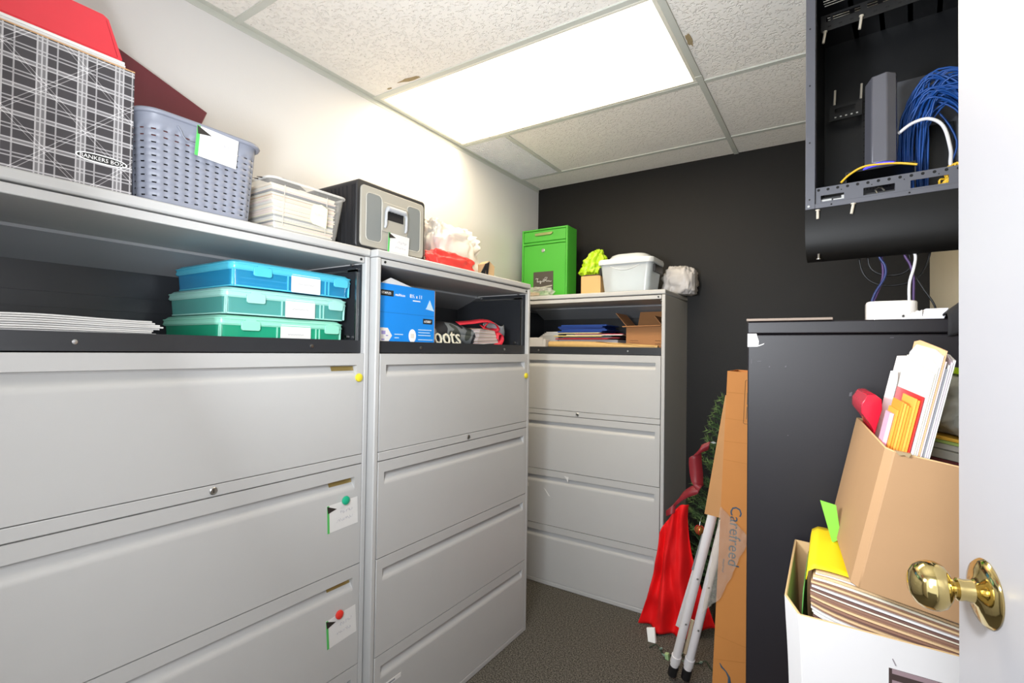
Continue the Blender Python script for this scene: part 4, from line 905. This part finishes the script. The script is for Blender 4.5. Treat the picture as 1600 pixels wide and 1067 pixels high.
cable('cable', 'purple cable hanging beside the white cable under the rack', [(.135, 1.58, 1.69), (.143, 1.58, 1.60), (.156, 1.58, 1.565), (.163, 1.58, 1.53), (.163, 1.58, 1.48), (.164, 1.58, 1.416)], .0030, CABP, local=False)
cable('cable', 'white cable hanging from the rack to the router', [(.150, 1.575, 1.69), (.157, 1.575, 1.61), (.166, 1.575, 1.585), (.163, 1.575, 1.555), (.155, 1.575, 1.52), (.154, 1.575, 1.48), (.157, 1.575, 1.416)], .0034, CABW, local=False)
cable('cable', 'thin black cable slanting right below the network rack', [(.15, 1.59, 1.66), (.160, 1.59, 1.56), (.18, 1.59, 1.51), (.205, 1.59, 1.46), (.21, 1.59, 1.416)], .0024, CABK, local=False)

# ================================================================ CARTONS IN FRONT OF THE BLACK CABINET
def obox(name, w, d, h, cut, m, mi, T, bulge=.0, th=.004, topfn=None, wob=0):
    """open carton with crushed front corners; outline front-left first, bulging upward"""
    O = [(cut, 0), (w-cut, 0), (w, cut), (w, d), (0, d), (0, cut*1.2)]
    b = MB(); n = len(O); rows = 8; V = []; U = []
    for j in range(rows+1):
        k = j/rows; ro = []; ri = []
        for i, (x, y) in enumerate(O):
            cx, cy = w/2, d/2; f = 1+bulge*k**2; zz = h*k
            if topfn and j == rows: zz = topfn(i)
            px, py = cx+(x-cx)*f, cy+(y-cy)*f; dd = Vector((cx-px, cy-py, 0)).normalized()*th*1.3
            ro.append(b.bm.verts.new((px, py, zz))); ri.append(b.bm.verts.new((px+dd.x, py+dd.y, max(zz, th) if j else th)))
        V.append(ro); U.append(ri)
    for j in range(rows):
        for i in range(n):
            q = (i+1) % n; b.face((V[j][i], V[j][q], V[j+1][q], V[j+1][i]), 0); b.face((U[j][q], U[j][i], U[j+1][i], U[j+1][q]), 1)
    for i in range(n): q = (i+1) % n; b.face((V[rows][i], V[rows][q], U[rows][q], U[rows][i]), 1)
    b.face(V[0][::-1], 0); b.face(U[0], 1)
    return b.build(name, [m, mi], T, bevel=.0015, segs=1)
# lower carton carrying the stack
T = thing('cardboard_box', 'tall brown carton under the white box, its corner showing at the bottom', 'box', (-.050, 1.005, 0))
b = MB(); b.box(0, .345, 0, .265, 0, .655); b.build('box_body', KRAFT, T, bevel=.002)
T = thing('white_carton', 'white cardboard file carton with bulging sides, stuffed with folders', 'carton', (-.066, .996, .6555))
obox('box_body', .345, .272, .243, .022, WHITEC, mat('carton_inner_tan', '#c9a777', .8), T, bulge=.05, topfn=lambda i: [.238, .238, .238, .258, .272, .254][i])
b = MB(); b.box(.046, .105, -.0024, -.0012, .1795, .1807); b.prism([(.142, .205), (.146, .196), (.147, .197), (.143, .206)], 'y', -.0060, -.0048); b.build('pen_line', mat('faint_pen', '#8d8388', .7), T)
b = MB(); b.prism([(.138, .10), (.30, .10), (.30, .190), (.138, .190)], 'y', -.0052, -.0032); hh = b.build('hand_hole', mat('hole_brown', '#3a2a28', .9), T); hh['label'] = 'dark hand hole showing the folder edges'
b = MB()
for k in range(5): b.box(.142, .30, -.0060, -.0052, .115+.017*k, .122+.017*k)
b.build('folder_edge', mat('mauve_edge', '#8a7478', .8), hh)
# folders lying in the white carton, their ends showing above its front rim
pal = [MANILA, BROWNP, WHITEP, mat('dark_brown_folder', '#6e5048', .75), CREAM, BROWNP, mat('rust_folder', '#b0643e', .7), WHITEP]
names_ = ['tan', 'brown', 'white', 'dark brown', 'cream', 'brown', 'rust', 'white']
NF = 24
def zbot(x): return .850+.030*math.exp(-(x+.04)*26)-.045*(x+.04)
def ztop(x): return .9630-.012*math.exp(-(x+.04)*30)-.195*(x-.02)
for i in range(NF):
    k = [7, 6, 0, 3, 2, 7, 2, 1, 0, 3, 1, 0, 5, 1, 4, 3, 2, 1, 0, 5, 4, 0, 2, 0][i]
    x0 = -.036+.010*abs(i/NF*2-1)**2.5+.003*((i*5) % 3)/3; y0 = 1.014+.006*((i*7) % 5)/5; b = MB(); lo = []; hi = []
    for s_ in range(17):
        x = x0+(.255-x0)*s_/16; a_ = zbot(x); g = (ztop(x)-a_)/NF; lo.append((x, a_+g*i)); hi.append((x, a_+g*(i+.80)))
    b.prism(lo+hi[::-1], 'y', y0, 1.245)
    loose('file_folder', names_[k]+' file folder edge in the pile bulging out of the white carton', 'folder', b, pal[k], (0, 0, 0), 0, 'file folders stacked in the white carton')
b = MB()
def yf(u, v):
    x = -.0415+.10*u
    z_ = ztop(max(x, -.036))+.003+.014*v*(1-u)+.004*math.sin(PI*u)*v
    if u < .12: z_ -= (.12-u)/.12*.022; x = -.0415+.012*(u/.12)*.3
    return Vector((x, 1.016+.20*v, z_))
b.grid(yf, 24, 10)
T = b.build('yellow_folder', mat('bright_yellow_card', '#f0d414', .5), smooth=80, solid=.0015); tag(T, 'bright yellow folder lying on the papers in the white carton', 'folder')
b = MB(); b.prism([(-.024, 1.052), (.002, 1.047), (.0085, 1.0), (.004, .980), (-.004, .974)], 'y', 1.150, 1.1515)
T = b.build('green_folder', mat('bright_green_card', '#78c43a', .5)); tag(T, 'bright green folder corner rising beside the tilted brown carton', 'folder')
b = MB(); b.grid(lambda u, v: Vector((-.0455-.003*math.sin(PI*u), 1.020+.20*v, .760+.165*u)), 8, 6)
T = b.build('green_folder', mat('mid_green_card', '#5aa24c', .6), smooth=80, solid=.0012); tag(T, 'thin green folder lining the left side of the white carton', 'folder')
# tilted brown carton with envelopes
TM = Matrix.Translation((.0216, .9505, .9755)) @ Matrix.Rotation(R(5.8), 4, 'Z') @ Matrix.Rotation(R(11.2), 4, 'Y') @ Matrix.Rotation(R(2.2), 4, 'X')
T = thing('cardboard_box', 'brown open carton tilted on top of the white carton, holding envelopes', 'box'); T.matrix_world = TM
obox('box_body', .250, .308, .222, .010, mat('smooth_kraft', '#ab8660', .75, var=.05, bump=.08, bscale=120), mat('carton_inner_tan', '#c9a777', .8), T, bulge=.0, topfn=lambda i: [.223, .226, .226, .215, .226, .224][i])
b = MB(); b.prism([(.010, .2245), (.030, .2255), (.028, .219), (.022, .221), (.016, .2185)], 'y', -.0035, .004); b.build('torn_tape', mat('clear_tape_tan', '#a08a68', .5), T)
def inbox(name, label, mb, m, group=None, mtx=Matrix(), **k):
    o = mb.build(name, m, **k); o.matrix_world = TM @ mtx
    return tag(o, label, 'magazine' if 'magazine' in name else 'envelope' if 'envelope' in name else 'plastic bag' if 'bag' in name else 'folder', group)
b = MB(); b.prism([(.0080, .10), (.0100, .10), (.0115, .235), (.0125, .266), (.0085, .283), (-.002, .289), (-.013, .285), (-.019, .268), (-.016, .252), (.0005, .236), (.0080, .226)], 'y', .165, .285)
inbox('red_folder', 'glossy red plastic folder at the left of the tilted brown carton', b, mat('glossy_red_film', '#c81a34', .2), smooth=50, bevel=.001)
b = MB(); b.prism([(.0058, .066), (.0105, .062), (.0105, .098), (.0058, .100)], 'z', .06, .272)
inbox('pink_folder', 'pale pink folder standing between the red folder and the orange envelopes', b, mat('pale_pink_card', '#eaa8c0', .5))
for i in range(7):
    b = MB(); x = .0112+i*.0029; b.box(x, x+.0024, .052-.004*i, .115, .02, .280+.0025*i+.004*((i*3) % 4))
    inbox('orange_envelope', 'orange envelope in the row standing in the tilted brown carton', b, mat('orange_paper_%d' % (i % 3), ['#f2a23a', '#ee9630', '#f5ab48'][i % 3], .6), 'orange envelopes in the tilted carton')
b = MB(); b.box(.0318, .0332, .022, .20, .02, .310); inbox('red_folder', 'thin red folder between the orange envelopes and the tall pale folders', b, REDM)
wl = [('white', WHITEP, .352), ('cream', CREAM, .362), ('white', WHITEP, .380), ('orange', mat('pale_orange_paper', '#f0bd8e', .6), .388), ('pink', PINKP, .372), ('grey', mat('grey_blue_paper', '#8e9099', .7), .362), ('white', WHITEP, .368), ('lilac', mat('pale_lilac_paper', '#e4d8e4', .6), .372), ('white', WHITEP, .376)]
for i, (nm, m, h_) in enumerate(wl):
    x = .0345+i*.0027; b = MB(); yo = .016+.001*i
    b.prism([(yo, .02), (.215, .02), (.215, h_-.005+.012*(i % 2)), (.18, h_+.010), (.060, h_+.004*((i*5) % 3)), (yo, h_-.004)], 'x', x, x+.0023)
    inbox('paper_folder', ['white folder nearest the orange envelopes in the tilted carton', 'cream folder second of the tall pale ones in the tilted carton', 'white folder in the middle of the tall pale ones', 'pale orange tall folder in the tilted carton', 'pink tall folder in the tilted carton', 'grey tall folder in the tilted carton', 'white folder right of the grey one in the tilted carton', 'lilac tall folder in the tilted carton', 'white rightmost tall folder in the tilted carton'][i], b, m, None)
b = MB(); b.prism([(.022, .12), (.060, .12), (.060, .372), (.040, .368), (.024, .364)], 'y', .2175, .2200); inbox('paper_folder', 'pale folder sheet facing the viewer at the back of the tilted carton', b, mat('pale_grey_card', '#dcd5ce', .65))
b = MB(); b.prism([(.018, .20), (.0315, .20), (.0315, .318), (.028, .338), (.018, .335)], 'y', .205, .207); inbox('paper_folder', 'small white torn paper before the pale folder sheet', b, WHITEP)
mc = ['#6d6a66', '#d8d6d2', '#8a8480', '#53302f', '#c9c6c0', '#7d7a74', '#e0ddd6', '#3f3c3a', '#b7b2aa', '#a8a49c', '#cfc8bc', '#6a2c30', '#a7a59c', '#b9b6ae', '#a9c46a', '#e2b13a']
zz = .006
for i, c_ in enumerate(mc):
    hh = [.030, .024, .020, .014, .016, .012, .016, .012, .018, .016, .018, .010, .014, .010, .006, .006][i]
    b = MB(); xo = .066+.003*((i*5) % 3); b.box(xo, .225, .115+.004*((i*3) % 4), .285, zz, zz+hh-.0006); zz += hh
    lab_ = 'green edged magazine near the top of the pile in the tilted carton' if i == 14 else 'yellow topped magazine at the top of the pile in the tilted carton' if i == 15 else 'magazine in the flat pile at the right of the tilted carton'
    inbox('magazine', lab_, b, mat('magazine_%d' % i, c_, .5), 'magazines piled in the tilted carton' if i < 14 else None, bevel=.001)
b = MB(); blob(b, (.138, .195, zz+.052), (.066, .080, .056), 61, .10, 7, .12, flat=zz+.001, e=.7)
inbox('plastic_bag', 'crumpled grey and white plastic bag on the magazines beside the door', b, mat('mottled_bag', '#b9bab2', .4, var=.25, scale=30), smooth=80)
b = MB(); b.box(.092, .125, .150, .20, zz+.1035, zz+.114)
inbox('lime_bag', 'lime green packet on top of the plastic bag beside the door', b, LIME)

# ================================================================ TALL CARTON, STAND AND CHRISTMAS THINGS
TB = Matrix.Translation((-.3455, 1.752, .0045)) @ Matrix.Rotation(R(2.25), 4, 'Y')
T = thing('tall_carton', 'tall narrow brown carton leaning on the black cabinet, dark lettering down its front', 'carton'); T.matrix_world = TB
OC = ORANGEC
b = MB(); th = .004; w, d, h = .118, .19, 1.275
for a in ((0, w, 0, th), (0, w, d-th, d), (0, th, th, d-th), (w-th, w, th, d-th)): b.box(a[0], a[1], a[2], a[3], 0, h)
b.box(th, w-th, th, d-th, 0, th); b.box(th, w-th, th, d-th, h-.012, h-.008); b.build('box_body', OC, T)
b = MB(); b.hexa([(-.0005, .004, 1.195), (-.0005, .004, .792), (-.002, .007, .792), (-.002, .007, 1.195), (-.004, .006, 1.195), (-.052, .012, .792), (-.052, .015, .792), (-.004, .009, 1.195)]); b.build('side_flap', KRAFTD, T)
BLINK = mat('slate_blue_ink', '#33495c', .7)
text('lettering', 'Carefreed', .0485, BLINK, T, (.030, -.0006, .842), rot=(PI/2, PI/2, 0), sx=.98)
b = MB(); squiggle(b, 0, 0, .045, .007, 0, 91, r=.0008); o = b.build('fine_print', BLINK, T); o.location = (.016, -.0006, .665); o.rotation_euler = (0, PI/2, 0)
LABI = mat('stamp_brown_ink', '#7a5a34', .7)
b = MB(); P = [Vector((x, -.0005, z_)) for x, z_ in rrect(.062, .140, .004, 3, .086, 1.180)]; b.tube(P+[P[0], P[1]], .0008, 4, caps=False); b.build('stamp_outline', LABI, T)
b = MB(); b.tube([(.085+.011*math.cos(2*PI*k/20), -.0005, 1.229+.011*math.sin(2*PI*k/20)) for k in range(22)], .0009, 4, caps=False); b.build('stamp_ring', LABI, T)
b = MB()
for k in range(7): b.box(.062+k*.007, .0645+k*.007, -.0006, 0, 1.125+.004*(k % 3), 1.165); b.box(.062+k*.007, .0645+k*.007, -.0006, 0, 1.172, 1.21-.006*(k % 2))
b.build('stamp_print', LABI, T)
b = MB(); b.tube([(.020, -.0005, .325), (.026, -.0005, .315), (.040, -.0005, .305), (.050, -.0005, .29), (.052, -.0005, .27), (.045, -.0005, .24)], [.001, .003, .002, .004, .006, .004], 6); b.build('swirl_logo', BLINK, T)
for z_, sl in ((1.205, 0), (1.12, -.004), (1.045, .003), (.985, -.005), (.41, -.010), (.33, .030)):
    b = MB(); b.prism([(.001, z_), (w-.001, z_+sl), (w-.001, z_+sl+.0015), (.001, z_+.0015)], 'y', -.0004, 0); b.build('crease', mat('crease_brown', '#ab6f30', .8), T)
b = MB()
def film(u, v):
    l = Vector((.002, 0, .835)).lerp(Vector((-.040, 0, .470)), v); r_ = Vector((.092, 0, .755)).lerp(Vector((.015, 0, .54)), v)
    p = l.lerp(r_, u); n_ = noise.noise(Vector((p.x*40, p.z*26, 3))); p.y = -.009-.012*abs(n_)-.006*abs(noise.noise(Vector((p.x*90, p.z*70, 9)))); p.x += .006*noise.noise(Vector((p.z*30, 2, u*3))); return p
b.grid(film, 26, 34); o = b.build('clear_wrap', mat('clear_wrap_film', '#f4efe6', .10, var=.02, alpha=.10), smooth=80, solid=.0006); o.matrix_world = TB; tag(o, 'crumpled clear plastic wrap clinging to the front of the tall brown carton', 'plastic wrap')
# folded white stand
T = thing('folding_stand', 'folded white tube stand with black feet leaning beside the tall brown carton', 'stand', (0, 0, 0))
TUBW = mat('white_tube_enamel', '#e6e3e4', .35, var=.02)
def pole(a, c, r=.0165):
    a, c = Vector(a), Vector(c); dr = (c-a).normalized(); b = MB(); b.tube([a+dr*.055, c], r, 14); p_ = b.build('tube', TUBW, T, smooth=50)
    b = MB(); b.tube([a+dr*.012, a+dr*.06], r+.002, 14); b.build('foot', BLACKP, p_, smooth=50)
    b = MB(); b.tube([a+dr*.075, a+dr*.11], r+.003, 14); b.build('collar', TUBW, p_, smooth=50)
    for k in (.35, .62):
        q = a.lerp(c, k); b = MB(); b.lathe([(.0005, 0), (.0045, 0), (.003, .003), (.0005, .0035)], 10, Matrix.Translation(q+Vector((.006, -r+.001, 0))) @ Matrix.Rotation(PI/2, 4, 'X')); b.build('rivet', STEEL, p_, smooth=40)
    return p_
pole((-.560, 2.100, .010), (-.367, 1.930, .772)); pole((-.508, 2.106, .010), (-.343, 1.975, .715))
def slat(a, c, w_, m, nm='slat'):
    a, c = Vector(a), Vector(c); dr = (c-a).normalized(); sd = dr.cross(Vector((0, 1, 0))).normalized()*w_/2; n_ = Vector((0, .006, 0))
    b = MB(); b.hexa([a-sd, a+sd, a+sd+n_, a-sd+n_, c-sd, c+sd, c+sd+n_, c-sd+n_]); return b.build(nm, m, T, bevel=.001)
slat((-.552, 2.160, .185), (-.462, 2.075, .485), .020, TUBW); slat((-.534, 2.150, .190), (-.452, 2.080, .500), .012, mat('cream_slat', '#e2d3b4', .5)).__setitem__('label', 'cream slat')
slat((-.461, 2.060, .475), (-.412, 2.010, .640), .030, mat('grey_slat', '#a9adb3', .4, .4)).__setitem__('label', 'grey metal slat')
slat((-.515, 2.130, .10), (-.475, 2.085, .27), .012, mat('cream_slat', '#e2d3b4', .5)).__setitem__('label', 'cream slat')
# small christmas tree leaning in the corner
FOL = mat('tree_needles', '#3f5c34', .6, var=.45, scale=40); FOL2 = mat('tree_needles_tip', '#6d8a4c', .6, var=.3, scale=40)
T = thing('christmas_tree', 'small dark green artificial christmas tree leaning behind the tall brown carton', 'christmas tree', (-.480, 2.60, 0))
ax0, ax1 = Vector((.0, -.02, .02)), Vector((.06, .02, 1.13))
b = MB(); b.tube([ax0, ax1], [.016, .006], 8); b.build('trunk', mat('tree_trunk', '#3b3428', .8), T, smooth=50)
b = MB(); rd = random.Random(17)
for i in range(150):
    k = .10+.88*(i/150); c = ax0.lerp(ax1, k); a = i*2.4+rd.random(); L = .235*(1-k)**.70+.04
    out = Vector((math.cos(a), math.sin(a)*.8, .35+.3*rd.random())).normalized(); tip = c+out*L; tip.x = max(tip.x, -.185); tip.y = max(tip.y, -.085 if tip.z < .60 else -.20); out = (tip-c).normalized(); ns = int(12+L*150)
    b.tube([c, tip], [.003, .0012], 4, 0, caps=False)
    for j in range(ns):
        f = .2+.8*j/ns; p = c.lerp(tip, f); q = Vector((rd.uniform(-1, 1), rd.uniform(-1, 1), rd.uniform(-1, 1))).normalized(); q = (q-out*q.dot(out)).normalized(); dr = (q*.8+out*.65).normalized(); n_ = dr.cross(out).normalized()*.0016; m_ = dr.cross(n_).normalized()*.0016
        t_ = p+dr*(.024+.010*rd.random()); v = [b.bm.verts.new(x) for x in (p+n_, p-n_*.5+m_*.87, p-n_*.5-m_*.87, t_)]; mi = 1 if f > .8 else 0
        b.face((v[0], v[1], v[3]), mi); b.face((v[1], v[2], v[3]), mi); b.face((v[2], v[0], v[3]), mi)
b.build('foliage', [FOL, FOL2], T, fix=False)
for (x, y, z_, r_) in ((.045, -.15, .98, .5), (.035, -.14, .92, -.3)):
    b = MB(); b.hexa([(x-.016, y, z_), (x, y, z_-.005), (x+.012, y, z_), (x, y, z_+.006), (x-.016, y+.002, z_), (x, y+.002, z_-.005), (x+.012, y+.002, z_), (x, y+.002, z_+.006)]); b.build('silver_leaf', mat('silver_leaf', '#b9bdbb', .3, .6), T, rot=(0, r_*.1, 0))
T = thing('ornament', 'small red and gold bauble ornament hanging on the christmas tree', 'ornament', (-.532, 2.462, .505))
b = MB(); b.lathe([(.0005, -.024), (.010, -.021), (.019, -.010), (.021, 0), (.018, .012), (.009, .020), (.0005, .022)], 20); b.build('bauble', mat('bauble_gold', '#b9793e', .25, .6, var=.4, scale=60), T, smooth=60)
for k in range(4):
    b = MB(); a = k*PI/2; b.tube([(.0215*math.cos(t_)*math.cos(a), .0215*math.cos(t_)*math.sin(a), .023*math.sin(t_)) for t_ in [-1.3+2.6*j/8 for j in range(9)]], .0018, 5); b.build('red_stripe', REDM, T, smooth=60)
b = MB(); b.tube([(0, 0, .020), (0, .006, .036), (.002, .030, .052), (.003, .050, .054)], .0016, 5); b.build('hanger', STEEL, T)
# red tree skirt draped down to the carpet
SKR = mat('red_felt', '#ee060e', .75, var=.10, bump=.2, bscale=180)
b = MB()
TOPC = [(-.708, 2.43, .462), (-.690, 2.42, .505), (-.662, 2.42, .545), (-.626, 2.42, .600), (-.600, 2.42, .625), (-.575, 2.42, .624)]
BOTC = [(-.806, 2.43, .014), (-.745, 2.44, .003), (-.690, 2.42, .012), (-.63, 2.43, .004), (-.55, 2.46, .020), (-.458, 2.47, .070)]
def curve(P, u):
    t_ = u*(len(P)-1); k = min(int(t_), len(P)-2); f = t_-k; P = [Vector(p) for p in P]
    p0, p1, p2, p3 = P[max(k-1, 0)], P[k], P[k+1], P[min(k+2, len(P)-1)]
    return .5*((2*p1)+(-p0+p2)*f+(2*p0-5*p1+4*p2-p3)*f*f+(-p0+3*p1-3*p2+p3)*f**3)
def sk(u, v):
    p = curve(TOPC, u).lerp(curve(BOTC, u), v)
    p.x += (.016*math.sin(PI*v)*(1-u)-.040*math.sin(PI*v**.85)*u*u)
    fo = math.sin(u*17+v*2.2+1.5*noise.noise(Vector((u*3, v*3, 1))))
    p.y -= .024*fo*(.35+.65*v)
    p.y -= .03*math.sin(PI*u)*(.4+.6*v)-.02*noise.noise(Vector((u*6, v*5, 7))); p.y = min(p.y, 2.49)
    p.z = max(p.z, .002+.004*(1-v)); return p
b.grid(sk, 60, 50); T = b.build('tree_skirt', SKR, smooth=80, solid=.003); tag(T, 'bright red felt tree skirt draped from the tree down to the carpet', 'tree skirt')
T = thing('ribbon', 'translucent dark red ribbon trailing down the christmas tree onto the red skirt', 'ribbon', (0, 0, 0))
RIB = mat('sheer_red_ribbon', '#962a33', .45, var=.1, alpha=.75)
ribbon('ribbon_band', [(-0.4867, 2.4336, 0.9086), (-0.5252, 2.4232, 0.8878), (-0.545, 2.4232, 0.8514), (-0.5408, 2.4232, 0.7786), (-0.5325, 2.4128, 0.7318), (-0.52, 2.4024, 0.711), (-0.5668, 2.4024, 0.6902), (-0.6136, 2.4128, 0.6486), (-0.6481, 2.4046, 0.6054), (-0.6479, 2.3915, 0.5736)], [(.004, 0, .020), (.006, .006, .022), (.026, .01, .006), (.028, .01, .0), (.024, .01, -.006), (.004, .01, .016), (.012, .006, .030), (.016, .006, .034), (.022, .006, .018), (.018, .004, .010)], RIB, T, th=.0012)
# things left on the carpet
b = MB(); b.hexa([(0, 0, 0), (.034, .004, 0), (.036, .020, 0), (0, .018, 0), (-.014, .02, .050), (.022, .024, .060), (.024, .032, .060), (-.014, .030, .050)])
T = b.build('paper_tag', mat('white_tag', '#efeeec', .4), bevel=.002); T.location = (-.722, 2.300, .001); tag(T, 'small white tag standing on the carpet before the red skirt', 'tag')
b = MB(); rd = random.Random(3); P = [(-.70+.30*k/14, 2.255+.03*math.sin(k*1.3), .004+.006*(k % 2)) for k in range(15)]; b.tube(spline(P, 4), .0022, 6)
T = thing('light_string', 'green wire light string with small bulbs lying on the carpet by the white stand', 'light string'); b.build('wire', mat('green_wire', '#1f3a2a', .6), T, smooth=70)
for k in range(5):
    p = Vector(P[2+k*2]); b = MB(); b.tube([p, p+Vector((.01*(-1)**k, -.012, .012)), p+Vector((.016*(-1)**k, -.022, .020))], [.004, .006, .0015], 8); b.build('bulb', mat('clear_green_bulb', '#8fa89a', .2), T, smooth=60)
b = MB(); b.hexa([(-.620, 2.215, .0), (-.602, 2.21, .0), (-.60, 2.23, 0), (-.62, 2.235, 0), (-.622, 2.215, .022), (-.606, 2.21, .026), (-.604, 2.23, .026), (-.622, 2.235, .022)])
o = b.build('green_plug', mat('pale_green_plug', '#9fbf8a', .5), T, bevel=.002)
